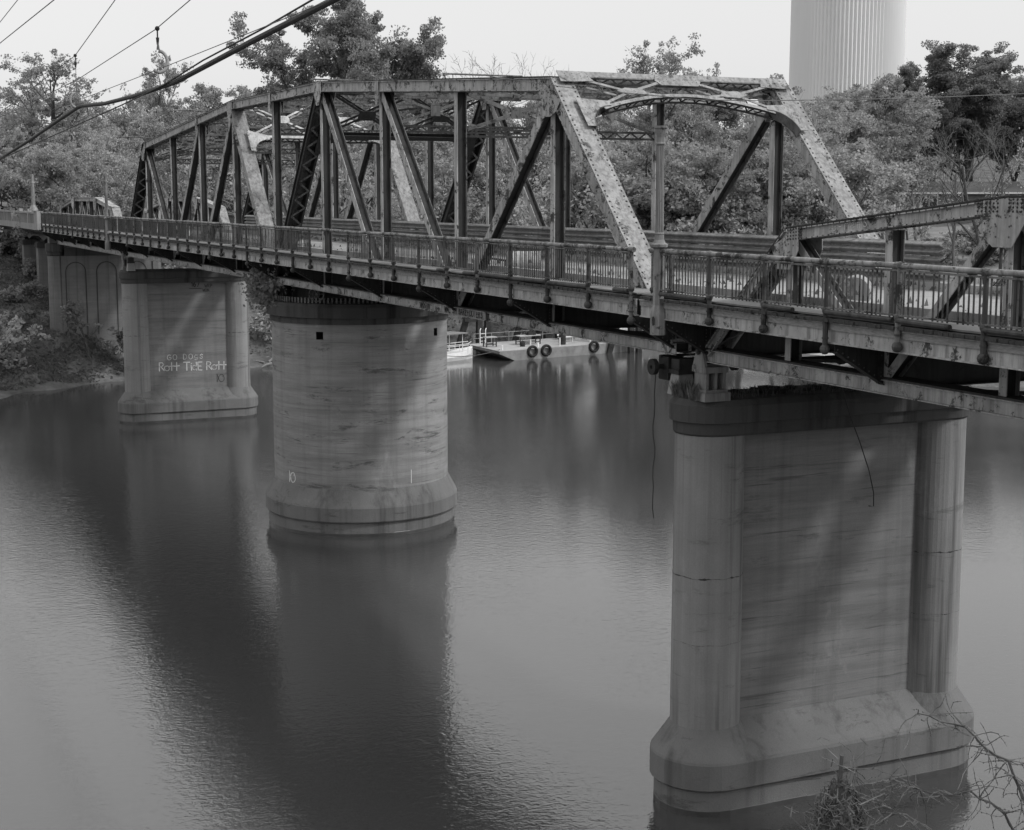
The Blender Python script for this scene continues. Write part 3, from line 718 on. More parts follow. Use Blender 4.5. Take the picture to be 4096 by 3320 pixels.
# ---- PART3
# ------------------------------------------------------------------ floors
YR = -1.25                                   # line of the near railing
def floor(parent, x0, x1, beams, walk_to=-0.22):
    mb = MB(); mb.bb(x0, x1, 0.33, W-0.33, 1.0, 1.18); mb.build('deck_slab', 'road', parent)
    for ya, yb in ((-.225, .325),):
        mb = MB(); mb.bb(x0, x1, ya, yb, 1.03, 1.15); mb.build('light_gap_filler', 'plank', parent)  # added filler: stops light through the near gap, far gap stays open
    mb = MB(); mb.bb(x0, x1, 0.33, 0.55, 1.18, 1.36); mb.build('kerb', 'road', parent)
    mb = MB(); mb.bb(x0, x1, W-.55, W-.33, 1.18, 1.36); mb.build('kerb', 'road', parent)
    for ys, s in ((YR, 1), (W-YR, -1)):
        ya, yb = sorted((ys+s*0.10, ys+s*(1.02)))
        mb = MB(); mb.bb(x0, x1, ya, yb, 1.232, 1.262); mb.build('sidewalk_surface', 'walk', parent)
        mb = MB(); yy = ys+s*0.10
        mb.bb(x0, x1, yy-.012, yy+.012, 0.82, 1.125); mb.bb(x0, x1, yy-.045, yy+.045, 0.795, 0.82); mb.bb(x0, x1, yy-.06, yy+.06, 1.125, 1.145)
        f = mb.build('fascia_beam', 'fascia', parent)
        mb = MB(); mb.bb(x0, x1, yy-s*.03-.012, yy-s*.03+.012, 1.02, 1.12); mb.build('nailing_strip', 'wood', f)
        mb = MB(); y2 = ys+s*.78; mb.bb(x0, x1, y2-.1, y2+.1, 0.8, 1.12); mb.build('walk_stringer', 'steel_dark', parent)
    for y in (1.1, 2.2, 3.1, 4.0, 5.1):
        mb = MB(); mb.bb(x0, x1, y-.01, y+.01, 0.62, 0.98); mb.bb(x0, x1, y-.08, y+.08, 0.60, 0.62); mb.bb(x0, x1, y-.08, y+.08, 0.98, 1.0); mb.build('stringer', 'steel_dark', parent)  # floor steel from here coloured near black for the under-deck shade
    for x in beams:
        mb = MB(); mb.bb(x-.012, x+.012, -.1, W+.1, 0.02, 0.66); mb.bb(x-.14, x+.14, -.1, W+.1, .0, .02); mb.bb(x-.14, x+.14, -.1, W+.1, .58, .6); mb.build('floor_beam', 'steel_dark', parent)
        for ys, s in ((0, -1), (W, 1)):       # sidewalk bracket with flange along its sloping lower edge
            mb = MB(); a = (x, ys+s*.18, 0.80); b = (x, ys+s*1.16, 0.80); c = (x, ys+s*1.16, 0.66); d = (x, ys+s*.18, 0.08)
            mb.plate([a, b, c, d], (1, 0, 0), 0.014); mb.bar(c, d, 0.16, 0.016, (0, 1, 1 if s < 0 else -1))
            mb.bar((x, ys+s*.22, .1), (x, ys+s*.22, .8), 0.12, 0.05, (1, 0, 0)); mb.bar((x, ys+s*.66, .38), (x, ys+s*.66, .8), 0.1, 0.04, (1, 0, 0))
            br = mb.build('bracket', 'steel_dark', parent)
            if s < 0:
                mb = MB()
                for i in range(9):
                    q = Vector(d).lerp(Vector(c), (i+.5)/9); mb.rivet(q+V(.012, 0, .07), (1, 0, 0), .018)
                    mb.rivet(V(x+.03, ys+s*.22, .15+.07*i), (1, 0, 0), .016)
                mb.build('rivets', 'steel_inner', br, kind='stuff')
    bs = sorted(beams)
    for a, b in zip(bs[:-1], bs[1:]):
        for (ya, yb) in ((.1, W-.1), (W-.1, .1)):
            mb = MB(); mb.bar((a, ya, .0), (b, yb, .0), .08, .06, (0, 0, 1)); mb.build('bottom_lateral', 'steel_dark', parent)
floor(swing, -29.95, 29.95, [PL*u for u in range(-5, 6)] if False else [-29.8]+[PL*u for u in range(-4, 5)]+[29.8])

def pony(s, label):
    t = thing('pony_truss_span', (s*43.6, 3.1, -.15), label, 'truss bridge')
    X = [31.0+2.8*i for i in range(10)]
    ZT = [None, 2.63, 2.90, 3.19, 3.19, 3.19, 3.19, 2.90, 2.63, None]
    d = 0.26
    for y in (0.0, W):
        nearp = y == 0.0
        nd = lambda i: V(s*X[i], y, ZT[i]-d/2)
        for a, b in ((1, 3), (3, 6), (6, 8)):
            if a == 1 and b == 3:
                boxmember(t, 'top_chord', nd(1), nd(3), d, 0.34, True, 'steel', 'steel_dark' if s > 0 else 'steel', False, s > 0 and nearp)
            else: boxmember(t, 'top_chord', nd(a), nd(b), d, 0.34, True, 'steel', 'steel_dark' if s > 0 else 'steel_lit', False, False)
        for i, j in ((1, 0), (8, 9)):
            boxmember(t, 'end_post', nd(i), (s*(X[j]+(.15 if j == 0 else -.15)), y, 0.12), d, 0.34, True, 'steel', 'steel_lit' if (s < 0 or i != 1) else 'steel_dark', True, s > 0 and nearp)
        boxmember(t, 'bottom_chord', (s*X[0], y, .045), (s*X[9], y, .045), 0.30, 0.30, True, 'fascia', 'steel_dark', False)
        for i in range(1, 9):
            hmember(t, 'vertical', (s*X[i], y, ZT[i]-d-.0), (s*X[i], y, 0.15), 0.17, 0.24, .018)
        for a, b in ((1, 2), (3, 2), (3, 4), (5, 4), (4, 5), (5, 6), (6, 7), (8, 7)):
            p = nd(a); q = V(s*X[b], y, .15); e = (q-p).normalized(); hmember(t, 'diagonal', p+e*.15, q-e*.1, 0.16, 0.22, .018)
        for i in (1, 3, 6, 8):
            n_ = nd(i); c = 1 if i < 5 else -1
            dirs = [((0, 0, -1), 0.62, .2), ((s*c, 0, .1 if i in (1, 8) else 0), .42, .11), ((s*c, 0, -1), .5, .12)]
            if i in (1, 8): dirs += [((-s*c, 0, -1), .45, .12)]
            else: dirs += [((-s*c, 0, -.1), .42, .11), ((-s*c, 0, -1), .62, .12)]
            for q in (-1, 1):
                pass
            gusset(t, n_, dirs, 0, y)
            if s > 0 and nearp:
                mb = MB(); ax = (nd(min(i+1, 8))-nd(i)).normalized() if i < 5 else V(1, 0, 0)
                for k in range(6):
                    for r_ in range(4): mb.rivet(n_+ax*(.12+.085*k)+V(0, -.272, -.09+.06*r_), (0, -1, 0), .02)
                    if i == 3:
                        for r_ in range(4): mb.rivet(n_-ax*(.12+.085*k)+V(0, -.272, -.09+.06*r_), (0, -1, 0), .02)
                mb.build('rivets', 'steel_dark', t, kind='stuff')
        # outside stiffening verticals carried below the walk
    floor(t, min(s*30.15, s*56.2), max(s*30.15, s*56.2), [s*(31.1)]+[s*(X[i]) for i in range(2, 9, 2)]+[s*56.0])
    return t
pony_near = pony(1, 'half-through pony truss span with G-mens chalked on its top chord')
pony_far = pony(-1, 'small pony truss span between the GO DOGS pier and the concrete viaduct')
lettering('WRP IV', (15.35, -0.196, 0.0), (1, 0, 0), (0, 0, 1), (0, -1, 0), 0.19, 0.028, 'graffiti_letter', 'dark_mark', swing, adv=.86, label='black painted letters WRP IV')
lettering('WRL SH BAREFOOTERS INC', (17.25, -0.196, 0.0), (1, 0, 0), (0, 0, 1), (0, -1, 0), 0.17, 0.028, 'graffiti_letter', 'dark_mark', swing, adv=.98, seed=5, label='black painted words BAREFOOTERS INC')
lettering('G-menS', (35.13, -0.186, 2.60), (.995, 0, .09), (0, 0, 1), (0, -1, 0), 0.15, 0.014, 'graffiti_letter', 'pale_mark', pony_near, adv=1.25, seed=7, label='chalked word G-mens')

# plank ends along the near walks: the nearest ones singly, the rest joined
pm = MB(); pm.bb(-.052, .052, -.04, .5, -.055, .0)
rp = random.Random(5)
def planks(parent, xa, xb, nsingle):
    n = int(abs(xb-xa)/0.112); src = None; rest = MB()
    for i in range(n):
        x = xa + (xb-xa)*(i+.5)/n; dy = rp.uniform(-.012, .02); dz = rp.uniform(-.012, .004)
        if i < nsingle:
            if src is None:
                me = bpy.data.meshes.new('plank'); me.from_pydata(pm.v, [], pm.f); me.materials.append(M['plank'])
                src = link('plank', me, (x, YR+dy, 1.215+dz), parent)
            else: inst(src, 'plank', (x, YR+dy, 1.215+dz), parent)
        else: rest.bb(x-.05, x+.05, YR-.04+dy, YR+.5, 1.15+dz, 1.213+dz)
    if rest.v: rest.build('plank_ends', 'plank', parent, kind='stuff')
planks(pony_near, 30.3, 46.0, 150)
planks(swing, 29.9, -29.9, 290)
planks(pony_far, -30.2, -56.0, 0)

# ------------------------------------------------------------------ pipe railings
pick_me = bpy.data.meshes.new('picket')
pk = MB(); pk.bb(-.013, .013, -.008, .008, 0, .74); pick_me.from_pydata(pk.v, [], pk.f); pick_me.materials.append(M['picket'])
def railing(label, posts, y, nsingle, gaps=(), long_posts=(), pipes=(), group=None, outer=-1, zt=2.14, jitter=0.0, ends=True):
    xc = (posts[0]+posts[-1])/2
    t = thing('pipe_railing', (xc, y, 0.7), label, 'railing', group)
    mb = MB(); rr = random.Random(int(abs(xc)*10)+3)
    zj = [zt+rr.uniform(-jitter, jitter) for _ in posts]
    mb.tube([(x, y, z) for x, z in zip(posts, zj)], 0.046, 10); mb.build('top_rail', 'rail_top', t, smooth=True)
    for x, z in zip(posts, zj):
        mb = MB(); lo = 0.70 if any(abs(x-q) < .1 for q in long_posts) else 0.90
        mb.tube([(x, y, 1.36), (x, y, z)], 0.040, 10); mb.tube([(x, y, lo), (x, y, 1.36)], 0.046, 8)
        p = mb.build('post', 'rail_dark' if rr.random() < .85 else 'rail', t)
        mb = MB(); mb.ball((x, y, z), .062, 10, 6); mb.tube([(x-.09, y, z), (x+.09, y, z)], .055, 10); mb.build('collar', 'rail', p)
        mb = MB(); mb.ball((x, y, 1.34), .068, 10, 6); mb.build('joint_ball', 'rail_dark', p)
        mb = MB(); mb.ball((x, y, lo), .088, 10, 6); mb.tube([(x, y, lo+.17), (x, y, lo+.2)], .058, 10); mb.build('finial_ball', 'rail_dark', p)
    cnt = 0; rest = MB()
    seq = list(zip(posts[:-1], posts[1:], zj[:-1], zj[1:]))
    if posts[0] > posts[-1]: pass
    for k, (a, b, za, zb) in enumerate(seq):
        if any(abs((a+b)/2-q) < .3 for q in gaps): continue
        lo_, hi_ = min(a, b), max(a, b)
        mb = MB(); mb.bar((a, y, 1.385), (b, y, 1.385), .05, .03, (0, 0, 1)); mb.bar((a, y, za-.075), (b, y, zb-.075), .04, .03, (0, 0, 1)); mb.build('picket_rail', 'rail', t)
        n = max(4, int(abs(b-a)/0.108))
        for i in range(1, n):
            if rr.random() < .03: continue
            x = a+(b-a)*i/n+rr.uniform(-.012, .012); z = za+(zb-za)*i/n
            if cnt < nsingle:
                o = link('picket', pick_me, (x, y, 1.35), t); o.scale = (1, 1, (z-.07-1.35)/.74); o.rotation_euler = (rr.uniform(-.012, .012), rr.uniform(-.014, .014), 0); cnt += 1
            else: rest.bb(x-.02, x+.02, y-.008, y+.008, 1.36, z-.07)
    if rest.v: rest.build('picket_rows', 'picket_dark', t, kind='stuff')
    for (a, b, z0, z1) in pipes:
        mb = MB(); mb.tube([(a, y+outer*.02, z0), (b, y+outer*.02, z1)], .045, 10); mb.build('kerb_pipe', 'rail_dark', t)
    return t
posts = [29.9]+[2.0*k for k in range(14, -15, -1)]+[-29.9]
railing('rusty pipe railing with missing picket bays along the swing span walk', posts, YR, 290, gaps=(9, 11), long_posts=[6*k for k in range(-4, 5)]+[29.9],
        pipes=[(24.1, 22.2, 1.30, 1.30), (26.0, 24.1, 1.30, 1.28), (22, 21.2, 1.30, 1.28), (20, 19.4, 1.3, 1.28), (28, 26.1, 1.29, 1.28), (29.8, 29.2, 1.3, 1.3)], jitter=.012)
na_posts = [31.02, 32.87, 34.66, 36.46, 38.3, 40.2, 42.05, 43.9, 45.7]
railing('rusty pipe railing on the pony truss walk beside the fluted lamp post', na_posts, YR, 200, long_posts=(36.46, 42.05),
        pipes=[(31.1, 32.8, 1.31, 1.30), (34.66, 35.55, 1.31, 1.29), (36.46, 38.2, 1.32, 1.31), (38.3, 39.5, 1.31, 1.29), (40.2, 42, 1.31, 1.31)], jitter=.008)
railing('short pipe railing across the gap behind the fluted lamp post', [30.95, 30.25], -0.95, 40, zt=2.12)
railing('dark pipe railing on the far pony truss walk before the concrete parapet', [-30.3-1.95*i for i in range(14)], YR, 0, long_posts=(-36, -42), jitter=.03)
railing('pipe railing on the far side walk of the chalk-marked pony truss', [30.9+1.83*i for i in range(8)], W-YR, 60, outer=1)
railing('pipe railing on the far side walk by the concrete viaduct', [-27-2.0*i for i in range(15)], W-YR, 0, outer=1)

# ------------------------------------------------------------------ corrugated guardrail in front of the far truss
gr = thing('guardrail', (2.5, 5.72, 1.18), 'corrugated steel guardrail of three stacked beams along the roadway', 'guardrail')
def wbeam(x0, x1, z0, name='beam'):
    mb = MB(); prof = []
    n = 16
    for i in range(n+1):
        v = i/n; prof.append((5.72-0.06*(-math.cos(v*4*math.pi)), z0+0.31*v))
    mb.add([(x, p[0], p[1]) for x in (x0, x1) for p in prof], [(i, i+1, n+1+i+1, n+1+i) for i in range(n)])
    o = mb.build(name, 'galv', gr, smooth=True)
    return o
k = 0; x = 31.0
while x > -26:
    x2 = max(x-3.9, -26.5)
    for j, z0 in enumerate((1.275, 1.60, 1.925)):
        wbeam(x2-.05, x, z0+0.006*math.sin(k*2.1+j)-.0)
    x = x2; k += 1
for px in [30.6-3.9*i for i in range(15)]:
    mb = MB(); mb.bb(px-.06, px+.06, 5.80, 5.95, 1.18, 2.2 + (0.03 if px > -10 else .06)); mb.build('post', 'steel_dark', gr)
# ------------------------------------------------------------------ things lying on the deck
def drum(c, ax, label, L=.88, r=.29):
    t = thing('oil_drum', (c[0], c[1], 1.18), label, 'drum'); ax = Vector(ax).normalized(); c = Vector(c)
    mb = MB(); f = (-.5, -.48, -.47, -.18, -.165, -.15, .15, .165, .18, .47, .48, .5); q = (1, 1.03, 1, 1, 1.03, 1, 1, 1.03, 1, 1, 1.03, 1)
    mb.tube([c+ax*L*a for a in f], [r*b for b in q], 24); mb.build('shell', 'drum', t)
    mb = MB(); mb.tube([c-ax*(L*.5+.012), c-ax*(L*.5-.004)], r*.9, 24); mb.tube([c-ax*(L*.5+.03)+V(0, 0, r*.6), c-ax*L*.49+V(0, 0, r*.6)], .035, 8); mb.build('lid', 'drum', t)
drum((20.0, 0.98, 1.18+.29), (.35, .93, 0), 'dented oil drum lying on the swing span roadway')
drum((34.2, 1.05, 1.18+.28), (-.75, .65, 0), 'oil drum lying behind the pony truss end post')
mb = MB(); mb.tube([(18.6, .5, 1.55), (19.6, .62, 1.5)], .03, 8); mb.tube([(18.6, .5, 1.2), (18.6, .5, 1.55)], .025, 6); mb.tube([(19.55, .62, 1.2), (19.55, .62, 1.5)], .025, 6)
mb.build('pipe_stand', 'dark', label='low iron pipe stand beside the dented oil drum', cat='pipe')
t = thing('plywood_board', (9.0, 0.42, 1.18), 'weathered plywood board standing in the gap of the railing', 'board')
mb = MB(); mb.bb(8.55, 9.5, .36, .385, 1.185, 2.1); mb.build('sheet', 'plywood', t)
mb = MB(); mb.bb(8.55, 9.5, .33, .358, 1.68, 1.72); mb.bb(8.6, 8.66, .33, .358, 1.2, 2.05); mb.build('batten', 'wood', t)
# leaf litter and weeds along the far kerb
rl = np.random.default_rng(8); lit = MB()
for i in range(2200):
    x = rl.uniform(-20, 40); y = rl.choice([5.55, .62])+rl.normal(0, .09); s = rl.uniform(.02, .06); z = 1.19+abs(rl.normal(0, .07))+(.18 if abs(y-3.1) > 2.55 else 0)
    a = rl.uniform(0, 6.28); lit.add([(x-s*math.cos(a), y-s*math.sin(a), z), (x+s*math.cos(a), y+s*math.sin(a), z), (x+s*.3, y, z+s*rl.uniform(.5, 3.))], [(0, 1, 2)])
lit.build('kerb_weeds', 'grass', label='dry weeds and litter along the roadway kerbs', cat='weeds', kind='stuff')

# ------------------------------------------------------------------ lamp posts
def lamp_post(loc, label, full=True, h=3.1, group=None):
    x, y, z = loc
    t = thing('lamp_post', loc, label, 'lamp post', group)
    mb = MB(); n = 8
    def ring(r, zz, rot=22.5): return [(x+r*math.cos(R(45*i+rot)), y+r*math.sin(R(45*i+rot)), z+zz) for i in range(8)]
    mb.loft([ring(.16, 0), ring(.16, .38), ring(.155, .42), ring(.10, .62)]); mb.build('base', 'castiron', t)
    mb = MB(); mb.loft([ring(.112, .60), ring(.105, 1.70)]); mb.build('pedestal', 'castiron', t)
    mb = MB(); mb.loft([ring(.11, 1.68), ring(.17, 1.72), ring(.175, 1.77), ring(.12, 1.80)]); mb.build('moulding', 'castiron', t)
    mb = MB(); mb.lathe((x, y, z), [(1.78, .135), (1.86, .095), (1.95, .09), (1.98, .10), (2.0, .085)], 24); mb.lathe((x, y, z), [(2.0, .086), (2.0+h*.55, .074)], 32, flute=1, fd=.012); mb.build('fluted_shaft', 'castiron', t)
    zc = 2.0+h*.55
    mb = MB(); mb.lathe((x, y, z), [(zc-.02, .08), (zc+.0, .092), (zc+.03, .08), (zc+.12, .08), (zc+.28, .11), (zc+.30, .128), (zc+.34, .128)], 24); mb.build('capital', 'castiron', t)
    return t
lp = lamp_post((31.0, YR, 0.50), 'fluted cast iron lamp post without lamp on the pony truss railing')
mb = MB(); mb.plate([(31.0+.05*math.cos(R(a))+.06, YR-.149, .78+.09*math.sin(R(a))) for a in range(0, 360, 30)], (.38, -.92, 0), .012); mb.build('hatch', 'dark', lp)
lamp_post((-29.6, YR, 0.30), 'slender pale lamp post on the railing above the GO DOGS pier', h=3.2)
# viaduct lamp standard
t = thing('lamp_post', (-57.6, -1.5, 2.2), 'plain tapering lamp post standing on the concrete parapet end block', 'lamp post')
mb = MB(); mb.lathe((-57.6, -1.5, 2.25), [(0, .34), (.12, .30), (.4, .16), (.6, .15), (1.9, .12), (2.0, .14), (2.05, .11), (2.6, .10)], 20); mb.build('shaft', 'castiron', t)

# ------------------------------------------------------------------ bearings on the pier caps
def shoe(x, y, label, s=1):
    t = thing('bearing_shoe', (x, y, -.86), label, 'bearing', 'cast shoes on the pier caps')
    mb = MB(); mb.bb(x-.30, x+.30, y-.30, y+.30, -.87, -.70); mb.bb(x-.26, x+.26, y-.26, y+.26, -.70, -.64); mb.build('foot', 'castiron', t)
    for yy in (-.2, 0, .2):
        mb = MB(); mb.bb(x-.22, x+.22, y+yy-.03, y+yy+.03, -.645, -.30); mb.build('rib', 'castiron', t)
    mb = MB(); mb.bb(x-.03, x+.03, y-.19, y+.19, -.645, -.302); mb.build('cross_rib', 'castiron', t)
    mb = MB(); mb.bb(x-.26, x+.26, y-.27, y+.27, -.30, -.18); mb.build('saddle', 'castiron', t)
    for yy in (-.24, .24):
        mb = MB(); c = V(x, y+yy, 0)
        poly = [c+V(-.24, 0, -.178), c+V(.24, 0, -.178), c+V(.13, 0, .1)]+[c+V(.12*math.cos(R(a)), 0, .14+.12*math.sin(R(a))) for a in (20, 60, 90, 120, 160)]+[c+V(-.13, 0, .1)]
        mb.plate(poly, (0, 1, 0), .06); mb.build('ear', 'castiron', t)
    mb = MB(); mb.tube([(x, y-.33, .13), (x, y+.33, .13)], .045, 8); mb.tube([(x, y-.31, .13), (x, y-.275, .13)], .075, 6); mb.build('pin', 'steel_dark', t)
for (x, y) in ((30.95, 0), (30.95, W), (-30.95, 0), (-30.95, W)):
    shoe(x, y, 'cast iron bearing shoe with pin under the pony truss end')
for (x, y) in ((29.85, 0), (29.85, W), (-29.85, 0), (-29.85, W)):
    t = thing('wedge_block', (x, y, -.88), 'tapered pale bearing block under the end of the swing span', 'bearing', 'wedge blocks')
    mb = MB(); mb.loft([[(x-a, y-a, z), (x+a, y-a, z), (x+a, y+a, z), (x-a, y+a, z)] for z, a in ((-.88, .22), (-.45, .16))]); mb.build('pedestal', 'parapet', t)
    mb = MB(); mb.bb(x-.2, x+.2, y-.2, y+.2, -.448, -.36); mb.bb(x-.16, x+.16, y-.16, y+.16, -.36, -.14); mb.build('wedge', 'steel_dark', t)
# end-lift machinery hung under the near end of the swing span
t = thing('end_lift_machinery', (29.8, .6, -.6), 'rusty shaft and gearbox hung under the end of the swing span', 'machinery')
mb = MB(); mb.tube([(29.35, -.45, -.34), (29.35, 6.4, -.34)], .05, 10); mb.build('shaft', 'dark', t)
for y in (-.4, .35, 1.6, 4.4, 5.9):
    mb = MB(); mb.tube([(29.35, y-.05, -.34), (29.35, y+.05, -.34)], .17, 14); mb.build('gear', 'dark', t)
mb = MB(); mb.bb(29.15, 29.55, -.15, .22, -.62, -.13); mb.build('gearbox', 'dark', t)
mb = MB(); mb.bb(29.5, 30.0, .05, .5, -.5, -.16); mb.tube([(29.4, .3, -.45), (30.0, .1, -.55)], .06, 8); mb.bb(29.55, 29.75, .12, .4, -.72, -.5); mb.build('lever_arm', 'dark', t)
mb = MB(); mb.bb(29.25, 29.31, -.2, 6.3, -.15, -.1); mb.build('hanger_beam', 'steel_dark', t)
# dangling wires
def wirething(name, pts, r, label, mat='cable', n=5, cat='wire', group=None):
    mb = MB(); mb.tube(pts, r, n); return mb.build(name, mat, label=label, cat=cat, group=group)
def cat(p0, p1, sag, n=14):
    p0 = Vector(p0); p1 = Vector(p1); return [p0.lerp(p1, i/n)-V(0, 0, sag*4*(i/n)*(1-i/n)) for i in range(n+1)]
rw = random.Random(2)
wirething('dangling_wire', [(29.33+.03*math.sin(i), -.35+.02*math.cos(i*1.7), -.5-.22*i) for i in range(15)], .011, 'thin cable dangling from the end-lift machinery')
wirething('dangling_wire', [(31.4, 2.9, -.7), (31.45, 3.1, -1.3), (31.5, 3.35, -1.9), (31.5, 3.6, -2.5), (31.45, 3.78, -3.0), (31.4, 3.83, -3.3), (31.4, 3.7, -3.28)], .012, 'hooked cable hanging in front of the pier wall')

# ------------------------------------------------------------------ concrete viaduct and its supports on the far bank
t = P4 = thing('abutment_pier', (-56.4, 3.2, -8), 'concrete pier with two arch-headed outlines on the far bank', 'bridge pier')
mb = MB(); mb.bb(-57.0, -55.9, 0, 6.6, -8.5, -.95); mb.build('wall', 'conc_far', t)
for y in (-.32, 6.7):
    mb = MB(); s = .52
    oc = lambda r, z: [(-56.45+r*math.cos(R(45*i+22.5))*1.35, y+r*math.sin(R(45*i+22.5)), z) for i in range(8)]
    mb.loft([oc(.78, -8.5), oc(.78, -6.7), oc(.55, -6.3), oc(.52, -.9)]); mb.build('pilaster', 'conc_far', t)
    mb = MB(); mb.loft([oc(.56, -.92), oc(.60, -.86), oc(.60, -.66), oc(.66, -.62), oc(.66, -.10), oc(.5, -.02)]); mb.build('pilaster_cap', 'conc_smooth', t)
    mb = MB(); mb.bb(-56.9, -56.0, y-.4, y+.4, -.02, .75); mb.build('bearing_block', 'conc_far', t)
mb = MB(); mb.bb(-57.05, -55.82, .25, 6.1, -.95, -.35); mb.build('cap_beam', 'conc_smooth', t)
for yc in (1.0, 3.17, 5.34):
    mb = MB(); hw_ = .70; z0, z1 = -6.6, -2.1; w_ = .045
    pts = [(yc-hw_, z0), (yc-hw_, z1)]+[(yc-hw_*math.cos(R(a)), z1+hw_*math.sin(R(a))) for a in range(15, 180, 15)]+[(yc+hw_, z1), (yc+hw_, z0)]
    for a, b in zip(pts[:-1], pts[1:]): mb.bar((-55.885, a[0], a[1]), (-55.885, b[0], b[1]), .05, .03, (1, 0, 0))
    mb.build('arch_moulding', 'conc_dark', t)
via = thing('concrete_viaduct', (-90, 3.1, 0), 'concrete viaduct deck with panelled parapet leading off the far bank', 'viaduct')
mb = MB(); mb.bb(-150, -57.05, -1.3, 7.5, .86, 1.12); mb.build('deck_slab', 'parapet', via)
for y in (.4, 3.1, 5.8):
    x = -57.3; L = 8.2
    while x > -110:
        mb = MB(); pts = []
        for i in range(9):
            v = i/8; pts.append((x-L*v, y, .2-0.35*(abs(2*v-1)**3)))
        poly = [(x, y, .86)]+pts+[(x-L, y, .86)]
        mb.plate(poly, (0, 1, 0), .5); mb.build('girder', 'conc_far', via); x -= L
i = 0; x = -57.6
while x > -100:
    mb = MB(); mb.plate([(x, -1.25, .86), (x, .15, .86), (x, .15, .3), (x, -.2, .5), (x, -1.15, .74)], (1, 0, 0), .3); mb.build('bracket', 'conc_far', via); x -= 1.18
for y in (-1.3, 7.3):
    mb = MB(); mb.bb(-150, -57.2, y, y+.2, 1.12, 1.32); mb.build('parapet_base', 'parapet', via)
    mb = MB(); mb.bb(-150, -57.2, y-.02, y+.22, 2.02, 2.16); mb.build('parapet_coping', 'parapet', via)
    mb = MB(); mb.bb(-150, -57.2, y+.07, y+.13, 1.32, 2.02); mb.build('parapet_panel', 'parapet', via)
    x = -58.0; j = 0
    while x > -125:
        mb = MB(); wd = .42 if j % 8 == 7 else .16; dz = .22 if j % 8 == 7 else 0
        mb.bb(x-wd/2, x+wd/2, y-.03 if dz else y+.01, y+.23 if dz else y+.19, 1.321, 2.019 if not dz else 2.35); mb.build('parapet_post', 'parapet', via); x -= .62; j += 1
    mb = MB(); mb.bb(-58.4, -56.6, y-.12, y+.32, .9, 2.20); mb.build('end_block', 'parapet', via)
for x in (-65.5, -74, -82.5, -91):
    t = thing('viaduct_bent', (x, 3.1, -8), 'square concrete column bent standing in bank scrub under the viaduct', 'bridge pier', 'bents under the viaduct')
    for y in (.25, 5.95):
        mb = MB(); mb.bb(x-.62, x+.62, y-.6, y+.6, -8, -.62); mb.build('column', 'conc_far', t)
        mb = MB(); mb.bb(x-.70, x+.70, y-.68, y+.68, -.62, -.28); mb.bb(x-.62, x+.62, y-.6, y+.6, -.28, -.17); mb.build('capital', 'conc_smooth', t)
    mb = MB(); mb.bb(x-.3, x+.3, .85, 5.35, -1.4, -.6); mb.build('tie_beam', 'conc_far', t)
